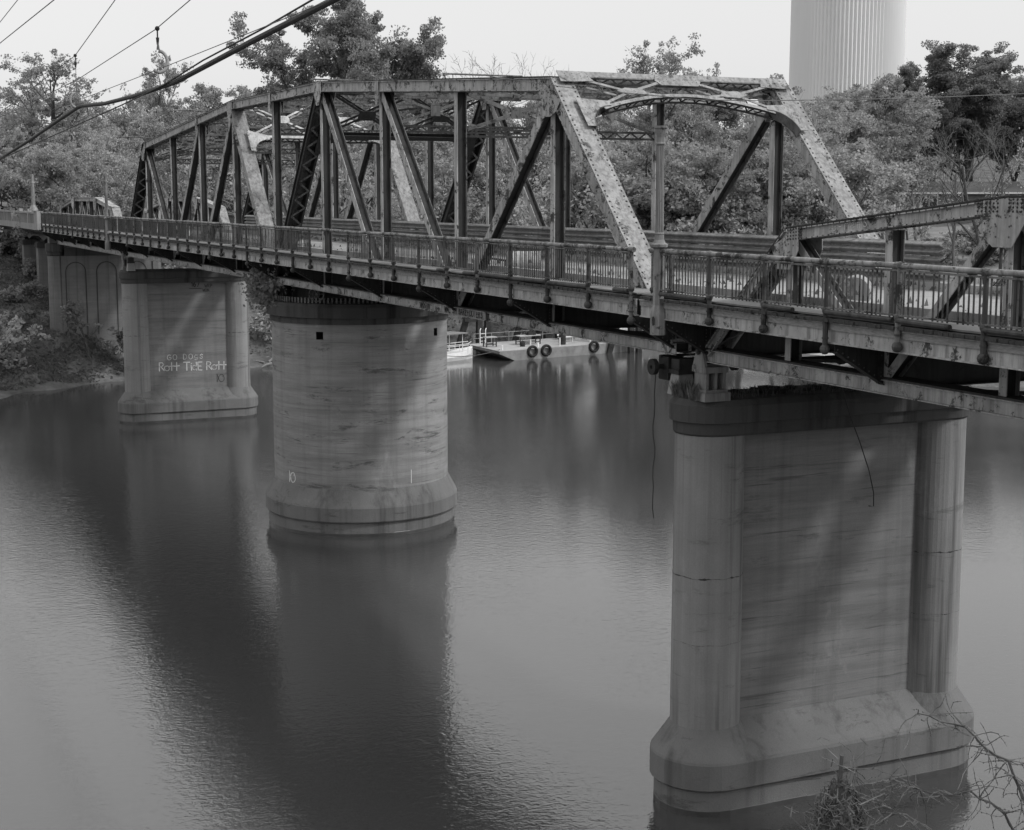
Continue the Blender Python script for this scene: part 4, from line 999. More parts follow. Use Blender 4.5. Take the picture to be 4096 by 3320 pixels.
# ---- PART4
# ------------------------------------------------------------------ vegetation
def rot_about(v, ax, a): return Matrix.Rotation(a, 3, ax) @ v
def leaves_mesh(name, P, size, rng, mat, flat=0.0, elong=1.6):
    n = len(P); a = rng.normal(size=(n, 3)); a /= np.linalg.norm(a, axis=1)[:, None]
    b = rng.normal(size=(n, 3)); b[:, 2] += flat
    b -= (b*a).sum(1)[:, None]*a; b /= np.linalg.norm(b, axis=1)[:, None]
    s = size*rng.uniform(.55, 1.35, n)[:, None]
    v = np.stack([P-a*s*elong*.5, P-b*s*.5, P+a*s*elong*.5, P+b*s*.5], 1).reshape(-1, 3)
    f = np.arange(4*n).reshape(-1, 4)
    me = bpy.data.meshes.new(name); me.from_pydata(v.tolist(), [], f.tolist()); me.materials.append(M[mat])
    return me
def gen_tree(seed, h=10., trunk=.3, levels=4, nchild=(5, 5, 4), spread=(55, 50, 50), lens=(.55, .5, .5), r0=.2, leaf=0, leaf_size=.2,
             mat='leaf_mid', bark='bark', clump=.45, stems=1, up=.25, wob=.12, keep=.5):
    rd = random.Random(seed); rng = np.random.default_rng(seed); mb = MB(); tips = []
    def grow(p, d, L, r, lev):
        n = 4 if lev < 2 else 3; pts = [p]; rs = [r]; q = p.copy(); dd = d.copy()
        for i in range(n):
            dd = (dd + V(rd.gauss(0, wob), rd.gauss(0, wob), rd.gauss(0, wob)+up*(.25 if lev else .05))).normalized()
            q = q + dd*(L/n); pts.append(q.copy()); rs.append(r*(1-(.45 if lev == 0 else .6)*(i+1)/n))
        mb.tube(pts, rs, 6 if lev == 0 else (4 if lev < 2 else 3), cap=False)
        if lev >= levels-2:
            for k in range(1, n+1): tips.append(pts[k])
        if lev >= levels-1: return
        nc = nchild[min(lev, len(nchild)-1)]; a0 = rd.uniform(0, 6.28)
        for c in range(nc):
            f = (trunk + (1-trunk)*(c+.6)/nc) if lev == 0 else (.3+.7*(c+.7)/nc)
            i = min(n-1, int(f*n)); t_ = f*n-i; b = pts[i].lerp(pts[i+1], min(1, t_)); ax = (pts[i+1]-pts[i]).normalized()
            sp = R(spread[min(lev, len(spread)-1)]*rd.uniform(.65, 1.2)); side = ax.orthogonal().normalized()
            side = rot_about(side, ax, a0+c*2.4+rd.uniform(-.4, .4))
            nd = (ax*math.cos(sp)+side*math.sin(sp)).normalized()
            fl = lens[min(lev, len(lens)-1)]*rd.uniform(.7, 1.2)*(1.15-.5*f if lev == 0 else 1)
            grow(b, nd, L*fl, max(rs[i]*.6, .012), lev+1)
    for s in range(stems):
        d = V(rd.gauss(0, .12 if stems == 1 else .35), rd.gauss(0, .12 if stems == 1 else .35), 1).normalized()
        grow(V(rd.gauss(0, .2)*(stems > 1), rd.gauss(0, .2)*(stems > 1), -.3), d, h*.78*rd.uniform(.85, 1.05), r0, 0)
    a = np.array(mb.v); top = a[:, 2].max(); k = h/top
    me = bpy.data.meshes.new('trunk'); me.from_pydata((a*k).tolist(), [], mb.f); me.materials.append(M[bark])
    lm = None
    if leaf:
        T = np.array([tuple(t) for t in tips])*k
        T = T[rng.permutation(len(T))[:max(20, int(len(T)*keep))]]
        wgt = rng.uniform(.2, 1.0, len(T))**1.5; cr = clump*rng.uniform(.6, 1.25, len(T))
        idx = rng.choice(len(T), leaf, p=wgt/wgt.sum()); dv = rng.normal(size=(leaf, 3)); dv /= np.linalg.norm(dv, axis=1)[:, None]
        P = T[idx] + dv*(rng.uniform(0, 1, leaf)**.45*cr[idx])[:, None]*np.array([1.25, 1.25, .75])
        lm = leaves_mesh('crown', P, leaf_size, rng, mat)
    return me, lm, h
TV = {
 'oak': [gen_tree(11, 20, .30, 4, (8, 7, 6), (62, 50, 48), (.62, .5, .5), .42, 115000, .14, 'leaf_dark', clump=.6, keep=.75),
         gen_tree(12, 18, .28, 4, (8, 7, 6), (62, 52, 48), (.66, .5, .5), .38, 115000, .14, 'leaf_dark', clump=.6, keep=.75)],
 'airy': [gen_tree(21, 14, .28, 4, (8, 6, 5), (48, 46, 48), (.55, .5, .5), .20, 16000, .13, 'leaf_mid', clump=.42, keep=.55),
          gen_tree(22, 13, .25, 4, (8, 6, 5), (45, 46, 48), (.6, .5, .5), .18, 18000, .13, 'leaf_light', clump=.42, keep=.55),
          gen_tree(23, 15, .3, 4, (9, 6, 5), (42, 46, 50), (.5, .5, .5), .22, 9000, .13, 'leaf_mid', clump=.36, keep=.5),
          gen_tree(24, 12, .2, 4, (8, 6, 5), (52, 50, 48), (.6, .52, .5), .17, 18000, .13, 'leaf_light', clump=.45, keep=.55)],
 'full': [gen_tree(31, 12, .15, 4, (9, 7, 5), (58, 52, 50), (.62, .52, .5), .2, 30000, .14, 'leaf_light', clump=.5, keep=.55),
          gen_tree(32, 12, .15, 4, (9, 7, 5), (60, 52, 50), (.62, .52, .5), .2, 30000, .14, 'leaf_mid', clump=.5, keep=.55),
          gen_tree(33, 11, .12, 4, (9, 7, 5), (62, 52, 50), (.66, .52, .5), .2, 30000, .14, 'leaf_dark', clump=.5, keep=.55)],
 'bare': [gen_tree(41, 12, .22, 5, (7, 5, 4, 3), (42, 42, 42, 40), (.6, .55, .55, .5), .17, 0, bark='bark_pale', wob=.1),
          gen_tree(42, 11, .18, 5, (7, 5, 4, 3), (48, 42, 42, 40), (.6, .55, .55, .5), .15, 900, .14, 'leaf_light', bark='bark_pale', wob=.1),
          gen_tree(43, 12, .3, 5, (6, 5, 4, 3), (38, 42, 42, 40), (.6, .55, .55, .5), .16, 0, bark='bark', wob=.12)],
 'bush': [gen_tree(51, 3.0, .05, 3, (7, 6), (50, 50), (.6, .5), .05, 3800, .17, 'leaf_mid', clump=.36, stems=4),
          gen_tree(52, 2.6, .05, 3, (7, 6), (60, 50), (.7, .5), .05, 3800, .16, 'leaf_dark', clump=.36, stems=4),
          gen_tree(53, 3.4, .05, 3, (7, 6), (50, 50), (.6, .5), .05, 3000, .18, 'leaf_light', clump=.36, stems=4)],
 'sapling': [gen_tree(61, 4.5, .35, 3, (9, 5), (45, 45), (.4, .5), .05, 550, .17, 'leaf_dark', clump=.2),
             gen_tree(62, 4.8, .3, 3, (9, 5), (42, 45), (.4, .5), .05, 700, .16, 'leaf_dark', clump=.2)],
}
rv = random.Random(77)
TREES = 0
def polar(px, d):
    """ground position at a bearing (given as offset in the photo's width) and a distance from the viewpoint"""
    a = YAW + math.atan((px-2048)/6118.0*math.cos(PITCH))
    return CAM.x-d*math.cos(a), CAM.y+d*math.sin(a)
def plant(kind, px, d, ytop, label, group=None, var=None, name=None, cat='tree', hmin=2.0, wide=1.0):
    global TREES
    x, y = polar(px, d); z = float(terr(x, y)) - .1
    top = CAM.z + (784-ytop)/6118.0*d if ytop is not None else None
    tm, lm, h0 = TV[kind][var if var is not None else rv.randrange(len(TV[kind]))]
    sc = max(hmin, (top-z))/h0 if top is not None else rv.uniform(.8, 1.25)
    if group:
        ki = TV[kind].index((tm, lm, h0)); label = {'airy': ['thin-leaved grey-green ', 'thin-leaved pale ', 'sparse upright ', 'spreading pale '], 'full': ['dense pale ', 'dense grey ', 'dense dark '], 'oak': ['spreading dark ', 'round-topped dark '], 'bare': ['fully leafless ', 'budding ', 'dark-barked leafless ']}[kind][ki] + label
    n = name or {'bush': 'bush', 'sapling': 'sapling', 'bare': 'bare_tree'}.get(kind, 'tree')
    t = thing(n, (x, y, z), label, cat, group); t.rotation_euler = (0, 0, rv.uniform(0, 6.28)); t.scale = (sc*wide, sc*wide, sc)
    for nm, me in (('trunk', tm), ('crown', lm)):
        if me is None: continue
        o = bpy.data.objects.new(nm if kind != 'bush' else {'trunk': 'stem', 'crown': 'foliage'}[nm], me); COL.objects.link(o); o.parent = t
    TREES += 1
    return t
# named trees
plant('oak', 1290, 172, -60, 'tallest dark spreading tree rising above the truss', var=0, wide=.92)
plant('oak', 3900, 235, 215, 'broad dark round-crowned tree right of the ribbed tower', var=1, wide=1.15)
plant('oak', 3690, 228, 262, 'dark leaning tree close against the ribbed tower', var=0, wide=.9)
plant('oak', 4140, 225, 270, 'dark tree at the end of the ranch house', var=0, wide=1.2)
plant('airy', 210, 175, 255, 'tall airy tree behind the overhead cable hook', var=2, wide=1.1)
plant('airy', 600, 168, 245, 'slender sparse tree standing above the sloping chord of the truss', var=2, wide=.75)
plant('airy', 2610, 165, 165, 'tall sparse tree rising above the near portal', var=2, wide=.9)
plant('bare', 2090, 190, 226, 'small round bare tree above the top chord', var=0, wide=.8)
plant('bare', 1880, 195, 222, 'fine leafless tree on the skyline beside the oak', var=2, wide=1.0)
plant('airy', 2760, 170, 275, 'small upright tree on the skyline by the tall sparse tree', var=0, wide=.6)
plant('full', 3390, 190, 330, 'bushy tree in front of the ribbed tower', var=1, wide=1.15)
plant('full', 3260, 185, 360, 'leafy tree at the foot of the ribbed tower', var=0, wide=1.0)
for px, d, yt, k in ((3560, 150, 520, 0), (3700, 145, 540, 1), (3830, 150, 500, 0), (3960, 142, 480, 2), (4080, 150, 500, 1), (3640, 165, 560, 2), (4010, 165, 470, 0)):
    plant('bare', px, d, yt, 'tree in front of the low ranch house', 'bare trees by the house', k, wide=.85)
# woodland rows on the far bank
def row(p0, p1, step, d0, d1, y0, y1, kinds, label, group, wide=1.0):
    px = p0
    while px < p1:
        plant(rv.choice(kinds), px, rv.uniform(d0, d1), rv.uniform(y0, y1), label, group, wide=wide*rv.uniform(.85, 1.2)); px += step*rv.uniform(.7, 1.3)
row(-200, 3600, 190, 195, 230, 350, 430, ['full', 'airy', 'full'], 'distant tree in the skyline wood behind the bridge', 'skyline woodland')
row(-150, 3350, 150, 155, 175, 420, 510, ['airy', 'airy', 'full', 'bare'], 'mid-height tree in the spring wood behind the truss', 'spring woodland')
row(350, 3500, 135, 128, 145, 500, 640, ['airy', 'full', 'airy', 'bare'], 'young tree on the far bank behind the guardrail', 'riverside trees', 1.1)
row(3450, 4400, 130, 240, 270, 330, 430, ['full', 'oak'], 'tree in the wood behind the ranch house', 'trees behind the house', 1.2)
row(-200, 560, 120, 150, 165, 500, 620, ['full', 'full', 'airy'], 'tree at the end of the viaduct', 'trees by the viaduct')
row(-260, 420, 110, 172, 185, 520, 600, ['full'], 'tree beyond the viaduct parapet', 'trees beyond the parapet', 1.3)
row(4450, 6400, 170, 190, 240, 300, 420, ['full', 'oak', 'airy'], 'tree in the wood beyond the lawn', 'trees beyond the lawn', 1.2)
row(4450, 6400, 150, 140, 170, 480, 620, ['airy', 'full', 'bare'], 'tree on the bank upstream of the lawn', 'trees upstream of the lawn')
# shrubs along the bank
def shrubs(n, box, label, group, sc=(.7, 1.4), kinds=('bush',), smin=.5, smax=40):
    k = 0; tries = 0
    while k < n and tries < 4000:
        tries += 1
        x = rv.uniform(box[0], box[1]); y = rv.uniform(box[2], box[3]); s = float(bank_dist(np.array(x), np.array(y)))
        if not smin < s < smax: continue
        if -59 < x < -53.5 and -2.5 < y < 8.5: continue
        z = float(terr(x, y))-.1; tm, lm, h0 = TV['bush'][rv.randrange(3)]; q = rv.uniform(*sc)
        if -82 < x < -55 and -14 < y <= -1.6: q = min(q, .42)
        if x < -57 and -1.6 < y < 7.8 and z+h0*q > .4: q = max(.3, (.3-z)/h0)
        t = thing('bush', (x, y, z), label, 'bush', group); t.rotation_euler = (0, 0, rv.uniform(0, 6.28)); t.scale = (q*1.2, q*1.2, q)
        for nm, me in (('stem', tm), ('foliage', lm)):
            o = bpy.data.objects.new(nm, me); COL.objects.link(o); o.parent = t
        k += 1
shrubs(70, (-85, -50, -32, -2.2), 'low bank shrub in the scrub left of the viaduct', 'scrub beside the viaduct', (.55, 1.1), smin=4)
shrubs(16, (-90, -60, -1.5, 8), 'shrub growing under the viaduct deck', 'shrubs under the viaduct', (.6, 1.1), smin=6)
shrubs(30, (-85, -58, 9, 62), 'shrub on the bank behind the moored barge', 'shrubs behind the barge', (.6, 1.3), smin=3)
shrubs(34, (-64, 60, 58, 130), 'shrub along the far bank beyond the docks', 'shrubs beyond the docks', (.7, 1.4), smin=2)
for x, y, k, sc in ((-52.6, 1.3, 0, .95), (-52.0, 3.6, 1, 1.25), (-51.6, 4.6, 0, .8)):
    z = float(terr(x, y))-.1; t = thing('sapling', (x, y, z), 'thin sapling in front of the arched pier wall', 'sapling', 'saplings by the arched pier'); t.scale = (sc*1.1, sc*1.1, sc)
    for nm, me in zip(('trunk', 'crown'), TV['sapling'][k][:2]):
        o = bpy.data.objects.new(nm, me); COL.objects.link(o); o.parent = t
# weeds carpet on the visible bank
rg = np.random.default_rng(4)
def carpet(n, box, smin, smax, size, name, label, mat='grass'):
    X = rg.uniform(box[0], box[1], n*3); Y = rg.uniform(box[2], box[3], n*3); s = bank_dist(X, Y)
    patch = np.sin(X*.8+1)*np.sin(Y*.9)+.6*np.sin(X*2.1+Y*1.7)
    ok = (s > smin) & (s < smax) & (rg.uniform(-1.4, 1.4, n*3) < patch+.5); X, Y = X[ok][:n], Y[ok][:n]
    P = np.stack([X, Y, terr(X, Y)+np.abs(rg.normal(0, .12, len(X)))], 1)
    me = leaves_mesh(name, P, size, rg, mat, flat=.0, elong=3.0)
    link(name, me, (0, 0, 0), None, label, 'weeds', None, 'stuff')
carpet(60000, (-80, -42, -34, 9), .5, 40, .12, 'bank_weeds', 'rough weeds covering the far left bank')
carpet(14000, (-90, -50, 9, 66), .8, 30, .15, 'bank_weeds', 'rough weeds on the bank behind the barge')

# grass on the pier cap, climbing plant on the pivot pier
def tuft(name, n, box, z, hgt, label, cat='grass'):
    mb = MB()
    for i in range(n):
        x = rg.uniform(box[0], box[1]); y = rg.uniform(box[2], box[3]); h = hgt*rg.uniform(.4, 1.2); a = rg.uniform(0, 6.28); b = rg.uniform(0, .5)*h; c, s = math.cos(a), math.sin(a); w_ = .008
        mb.add([(x-w_*s, y+w_*c, z), (x+w_*s, y-w_*c, z), (x+w_*s*.6+c*b*.4, y-w_*c*.6+s*b*.4, z+h*.6), (x+c*b, y+s*b, z+h)], [(0, 1, 2), (0, 2, 3)])
    mb.build(name, 'twig', label=label, cat=cat, kind='stuff')
tuft('cap_grass', 900, (30.1, 31.05, -.40, .2), -.865, .34, 'dry grass tuft on the end of the near pier cap')
tuft('cap_grass', 700, (30.0, 31.1, .6, 6.4), -.865, .16, 'short dry weeds along the near pier cap')
P = np.concatenate([rg.normal((-.9, -.35, -.35), (.55, .3, .32), (1500, 3)), rg.normal((-.6, -.5, -.1), (.8, .25, .3), (500, 3))])
t = thing('climbing_plant', (-.9, -.3, -.75), 'dark leafy plant growing on the edge of the round pivot pier', 'plant')
me = leaves_mesh('foliage', P-np.array([-.9, -.3, -.75]), .10, rg, 'leaf_dark'); o = bpy.data.objects.new('foliage', me); COL.objects.link(o); o.parent = t
mb = MB()
for i in range(12): mb.tube([(-.9+.05*i-.3, -.3, -.75), (-.9+rg.normal(0, .4), -.5+rg.normal(0, .2), -.3), (-.9+rg.normal(0, .6), -.5+rg.normal(0, .3), .1)], .012, 4)
mb.build('stem', 'twig', t)
# rubble of rust flakes and nest debris on the pier cap
mb = MB()
for i in range(60):
    x, y = rg.uniform(30.1, 30.9), rg.uniform(1.0, 6.3); s = rg.uniform(.03, .12)
    a = rg.uniform(0, 3); mb.box((x, y, -.86+s*.3), (s*2, s*1.4, s), (V(math.cos(a), math.sin(a), 0), V(-math.sin(a), math.cos(a), 0), V(0, 0, 1)))
mb.build('cap_debris', 'dark', label='dark debris lying along the near pier cap', cat='debris', kind='stuff')
# ---- PART5
# ------------------------------------------------------------------ barge, boats and moorings
bx0, bx1, by0, by1 = -58.6, -51.6, 32.2, 58.0; dz = -8.72; BR = R(14)
bo = V(-51.6, 32.2, 0); ca, sa = math.cos(BR), math.sin(BR)
def B(u, v, z):          # barge frame: u inboard (away from viewer), v along the near side
    return V(bo.x-u*ca-v*sa*0.9-.0, bo.y+v*ca-u*sa*.0+0, z)
BU = (B(1, 0, 0)-B(0, 0, 0)).normalized(); BV = (B(0, 1, 0)-B(0, 0, 0)).normalized(); BZv = V(0, 0, 1)
def bbox(mb, u0, u1, v0, v1, z0, z1):
    pts = [B(u, v, z) for z in (z0, z1) for v in (v0, v1) for u in (u0, u1)]
    mb.add(pts, [(0, 2, 3, 1), (4, 5, 7, 6), (0, 1, 5, 4), (2, 6, 7, 3), (0, 4, 6, 2), (1, 3, 7, 5)])
t = thing('work_barge', B(3, 10, -9.6), 'flat white-decked work barge with tyres along its side', 'barge')
mb = MB(); mb.plate([B(3, v, z) for v, z in ((0, dz), (24, dz), (24, -9.8), (2.2, -9.8), (0, dz-.18))], BU, 6.6); mb.build('hull', 'hull', t)
mb = MB(); bbox(mb, -.32, 6.32, -.03, 24.05, dz+.002, dz+.05); mb.build('deck', 'bdeck', t)
mb = MB(); bbox(mb, -.36, -.3, 0, 24, dz-.12, dz+.02); mb.build('rub_rail', 'wood', t)
for v in (3.2, 6.2, 9.4, 12.4, 16.0):
    mb = MB(); p = B(-.15, v, dz); mb.tube([p, p+V(0, 0, .75)], .055, 8); mb.build('stanchion', 'white', t)
for v in (0.6, 4.2, 15.5):
    mb = MB(); p = B(.3, v, dz); mb.tube([p, p+V(0, 0, .4)], .07, 8); mb.build('bollard', 'white', t)
def tyre(p, ax, r, label, lean=0):
    ax = Vector(ax).normalized(); x = ax.orthogonal().normalized(); y = ax.cross(x); mb = MB(); n, m = 26, 10; k0 = 0
    x = BZv; y = ax.cross(x).normalized()
    for i in range(n):
        a = 2*math.pi*i/n; d = x*math.cos(a)+y*math.sin(a)
        for j in range(m):
            b = 2*math.pi*j/m; q = Vector(p)+d*(r*.78+r*.24*math.cos(b))+ax*(r*.3*math.sin(b)); mb.v.append(tuple(q))
    for i in range(n):
        for j in range(m): mb.f.append((i*m+j, ((i+1) % n)*m+j, ((i+1) % n)*m+(j+1) % m, i*m+(j+1) % m))
    mb.build('tyre', 'rubber', smooth=True, label=label, cat='tyre', group='tyres on the barge side')
for v in (3.2, 4.6, 9.6): tyre(B(-.52, v, -8.86), BU, .48, 'old rubber tyre hung as a fender on the barge side')
def table(u, v, L, w_, h, label, mat='wood', name='table'):
    t = thing(name, B(u, v, dz+.05), label, 'table'); z = dz+.05
    mb = MB(); bbox(mb, u-w_/2, u+w_/2, v-L/2, v+L/2, z+h-.06, z+h); mb.build('tabletop', 'plywood' if mat == 'wood' else mat, t)
    for a in (-1, 1):
        for b in (-1, 1):
            mb = MB(); cu, cv = u+a*(w_/2-.07), v+b*(L/2-.07); bbox(mb, cu-.04, cu+.04, cv-.04, cv+.04, z, z+h-.06); mb.build('leg', 'dark' if mat == 'wood' else 'wood', t)
        mb = MB(); cu = u+a*(w_/2-.07); bbox(mb, cu-.02, cu+.02, v-L/2+.1, v+L/2-.1, z+.18, z+.24); mb.build('stretcher', 'dark', t)
table(3.2, -.2+1.0, 1.1, .8, .8, 'small dark-legged wooden table at the barge bow')
table(3.0, 4.6, 2.2, 1.0, .75, 'long low workbench with tools on the barge deck', name='workbench')
mb = MB(); c = B(3.0, 4.9, dz+.85)
mb.box(c+V(0, 0, .1), (.5, .7, .25)); mb.tube([c+V(0, -.2, .2), c+V(0, .3, .55)], .06, 8); mb.tube([c+V(.1, .2, .2), c+V(0, .2, .5)], .1, 8); mb.ball(c+V(0, -.4, .1), .14)
mb.build('winch', 'dark', label='dark winch gear sitting on the barge workbench', cat='winch')
mb = MB(); c = B(1.6, 3.3, dz+.05); mb.lathe(c, [(0, .2), (.35, .22), (.37, .2)], 14); mb.tube([c+V(0, -.2, .3), c+V(0, 0, .5), c+V(0, .2, .3)], .015, 5); mb.build('bucket', 'dark', label='dark bucket on the barge deck near the bow table', cat='bucket')
for v, u in ((8.4, 2.6), (11.6, 3.2)):
    t = thing('bench', B(u, v, dz+.05), 'white slatted bench on the barge deck', 'bench', 'benches on the barge'); z = dz+.05
    for k in range(3):
        mb = MB(); bbox(mb, u-.22+.16*k, u-.1+.16*k, v-.8, v+.8, z+.40, z+.44); mb.build('seat_slat', 'white', t)
    for k in range(2):
        mb = MB(); bbox(mb, u+.26, u+.29, v-.8, v+.8, z+.55+.16*k, z+.65+.16*k); mb.build('back_slat', 'white', t)
    for vv in (v-.6, v+.6):
        mb = MB(); p = B(u-.2, vv, z); q = B(u+.25, vv, z); mb.tube([p, p+V(0, 0, .42), q+V(0, 0, .42)], .02, 6); mb.tube([q, q+V(0, 0, .85)], .02, 6); mb.build('frame', 'white', t)
def crate(u, v, a, b, h, label, mat='wood'):
    t = thing('crate', B(u, v, dz+.05), label, 'crate'); z = dz+.05
    mb = MB(); bbox(mb, u-a/2, u+a/2, v-b/2, v+b/2, z, z+h); mb.build('box', mat, t)
    mb = MB(); bbox(mb, u-a/2-.03, u+a/2+.03, v-b/2-.03, v+b/2+.03, z+h+.002, z+h+.05); mb.build('lid', 'white', t)
crate(4.6, 9.6, .9, 1.3, .7, 'grey lidded crate behind the white barge benches')
crate(1.3, 13.6, .7, .9, .5, 'low pale crate near the barge edge', 'white')
crate(4.8, 15.2, 1.2, 2.2, 1.1, 'large pale locker at the far end of the barge', 'bdeck')
t = thing('deck_railing', B(6.1, 8, dz), 'thin pale pipe railing along the shore edge of the barge', 'railing')
for q in range(12):
    mb = MB(); p = B(6.1, .6+1.8*q, dz+.05); mb.tube([p, p+V(0, 0, .8)], .02, 6); mb.build('post', 'bdeck', t)
for hgt in (.42, .8):
    mb = MB(); mb.tube([B(6.1, .6, dz+.05+hgt), B(6.1, 20.4, dz+.05+hgt)], .018, 6); mb.build('rail', 'bdeck', t)
t = thing('boarding_ladder', B(5.4, 1.2, dz), 'white looped boarding ladder at the barge bow', 'ladder')
for q in (0, .55):
    mb = MB(); p = B(5.4, .9+q, dz+.05); mb.tube([p, p+V(0, 0, 1.15), p+V(-.12, .1, 1.28), p+V(-.3, .1, 1.15), p+V(-.3, .1, 0)], .03, 6); mb.build('stile', 'white', t)
for q in range(3):
    mb = MB(); mb.tube([B(5.4, .9, dz+.3+.3*q), B(5.4, 1.45, dz+.3+.3*q)], .02, 6); mb.build('rung', 'white', t)
mb = MB(); mb.tube(cat(B(.2, .3, dz+.1), B(1.5, -4.5, -8.9), .25), .025, 6); mb.build('mooring_rope', 'wire', label='slack mooring rope from the barge bow to the small boat', cat='rope')
for v, u in ((7.1, 1.0), (10.8, 1.2), (14.4, 3.4)):
    mb = MB(); c = B(u, v, dz+.05); mb.lathe(c, [(0, .28), (.02, .29), (.4, .29), (.42, .30), (.85, .28), (.87, .2)], 16); mb.build('barrel', 'dark' if v < 8 else 'hull', label={7.1: 'dark barrel standing between the tyres on the barge', 10.8: 'grey barrel standing beside the second barge bench', 14.4: 'grey barrel standing by the large pale locker'}[v], cat='barrel')
def boat(px, d, L, yaw, label, cabin=True, canopy=False, rails=True):
    x, y = polar(px, d); t = thing('boat', (x, y, WATER-.2), label, 'boat'); c, s = math.cos(yaw), math.sin(yaw)
    T = lambda a, b, z: V(x+a*c-b*s, y+a*s+b*c, WATER+z)
    mb = MB(); rings = []
    for f, wv, zt in ((-.5, .85, .62), (-.2, 1.0, .60), (.15, .95, .66), (.36, .62, .78), (.5, .06, .92)):
        wv *= L*.16; rings.append([T(f*L, -wv*.6, -.3), T(f*L, -wv, zt*.5), T(f*L, -wv, zt), T(f*L, wv, zt), T(f*L, wv, zt*.5), T(f*L, wv*.6, -.3)])
    mb.loft(rings); mb.build('hull', 'white', t)
    if cabin:
        mb = MB(); w_ = L*.12
        mb.loft([[T(-.22*L, -w_, z), T(.2*L-i*.35, -w_, z), T(.2*L-i*.35, w_, z), T(-.22*L, w_, z)] for i, z in ((0, .62), (1, 1.55))]); mb.build('cabin', 'white', t)
        mb = MB(); mb.loft([[T(-.18*L, -w_-.012, z), T(.14*L, -w_-.012, z), T(.14*L, w_+.012, z), T(-.18*L, w_+.012, z)] for z in (1.0, 1.35)]); mb.build('window', 'glass', t)
    if canopy:
        for a in (-.3, .12):
            for b in (-1, 1):
                mb = MB(); mb.tube([T(a*L, b*.7, .5), T(a*L, b*.7, 2.1)], .03, 6); mb.build('canopy_post', 'white', t)
        mb = MB(); mb.loft([[T(-.36*L, -.95, z), T(.2*L, -.95, z), T(.2*L, .95, z), T(-.36*L, .95, z)] for z in (2.1, 2.17)]); mb.build('canopy', 'walk', t)
    if rails:
        for b in (-1, 1):
            mb = MB(); w_ = L*.14
            for z in (.95, 1.25): mb.tube([T(-.45*L, b*w_, z), T(.25*L, b*w_, z), T(.44*L, b*w_*.25, z+.08)], .022, 6)
            for a in (-.45, -.2, .05, .25): mb.tube([T(a*L, b*w_, .5), T(a*L, b*w_, 1.25)], .022, 6)
            mb.build('rail', 'white', t)
    return t
boat(1800, 120, 5.0, R(115), 'small open white boat with a flat canopy beside the barge bow', cabin=False, canopy=True)
boat(2470, 132, 7.0, R(100), 'white cabin cruiser moored beyond the barge')
boat(2600, 136, 6.0, R(80), 'white open runabout with rails at the dock', cabin=False)
boat(3060, 128, 6.5, R(60), 'white cruiser lying at the dock under the pony truss')
# floating dock with white posts
x0, y0 = polar(2620, 138); x1, y1 = polar(3420, 122)
t = thing('floating_dock', ((x0+x1)/2, (y0+y1)/2, WATER-.1), 'long pale floating dock with white mooring posts', 'dock')
a = V(x0, y0, WATER+.2); b = V(x1, y1, WATER+.2); n_ = 22
for i in range(n_):
    mb = MB(); p = a.lerp(b, i/n_); q = a.lerp(b, (i+.94)/n_); mb.bar(p, q, 2.0, .3, (0, 0, 1)); mb.build('pontoon', 'bdeck', t)
for i in range(8):
    p = a.lerp(b, (i+.5)/8); mb = MB(); mb.tube([p+V(0, -1.2, -.6), p+V(0, -1.2, 1.2)], .09, 8); mb.build('mooring_post', 'white', t)
# pile dolphins: twin uprights with one raking pile
for k, (px, d) in enumerate(((1915, 127), (2140, 131), (2235, 130), (2480, 142), (2530, 126))):
    x, y = polar(px, d); t = thing('pile_dolphin', (x, y, WATER-1), 'steel mooring dolphin with twin uprights and a raking pile', 'pile', 'mooring dolphins behind the barge')
    for o_ in (0, .62):
        mb = MB(); mb.box((x-o_*.2, y+o_*1.3, -6.3), (.42, .42, 8.0)); mb.build('upright', 'steel_dark', t)
    mb = MB(); mb.bar((x-.6, y-1.9, -10), (x-.1, y-.2, -3.9), .42, .4, (1, 0, 0)); mb.build('raking_pile', 'steel_dark', t)
    mb = MB(); mb.bar((x, y-1.3, -6.9), (x, y+.6, -6.9), .22, .2, (0, 0, 1)); mb.bar((x, y-.3, -3.6), (x, y+.9, -3.6), .3, .3, (0, 0, 1)); mb.build('cross_tie', 'steel_dark', t)
# driftwood at the water's edge
t = thing('driftwood', (-57.0, 15.5, WATER), 'tangle of dark driftwood at the water edge behind the pier', 'driftwood')
for i in range(14):
    mb = MB(); a = Vector((-56.2+rg.normal(0, .5), 15.3+rg.normal(0, 1.2), WATER+.12+abs(rg.normal(0, .15)))); d = Vector((rg.normal(0, .5), rg.normal(0, 1), rg.normal(.12, .15))).normalized()
    mb.tube([a, a+d*.7+V(0, 0, .05), a+d*rg.uniform(1.2, 2.2)], [.10, .08, .03], 6); mb.build('log', 'bark_pale', t)

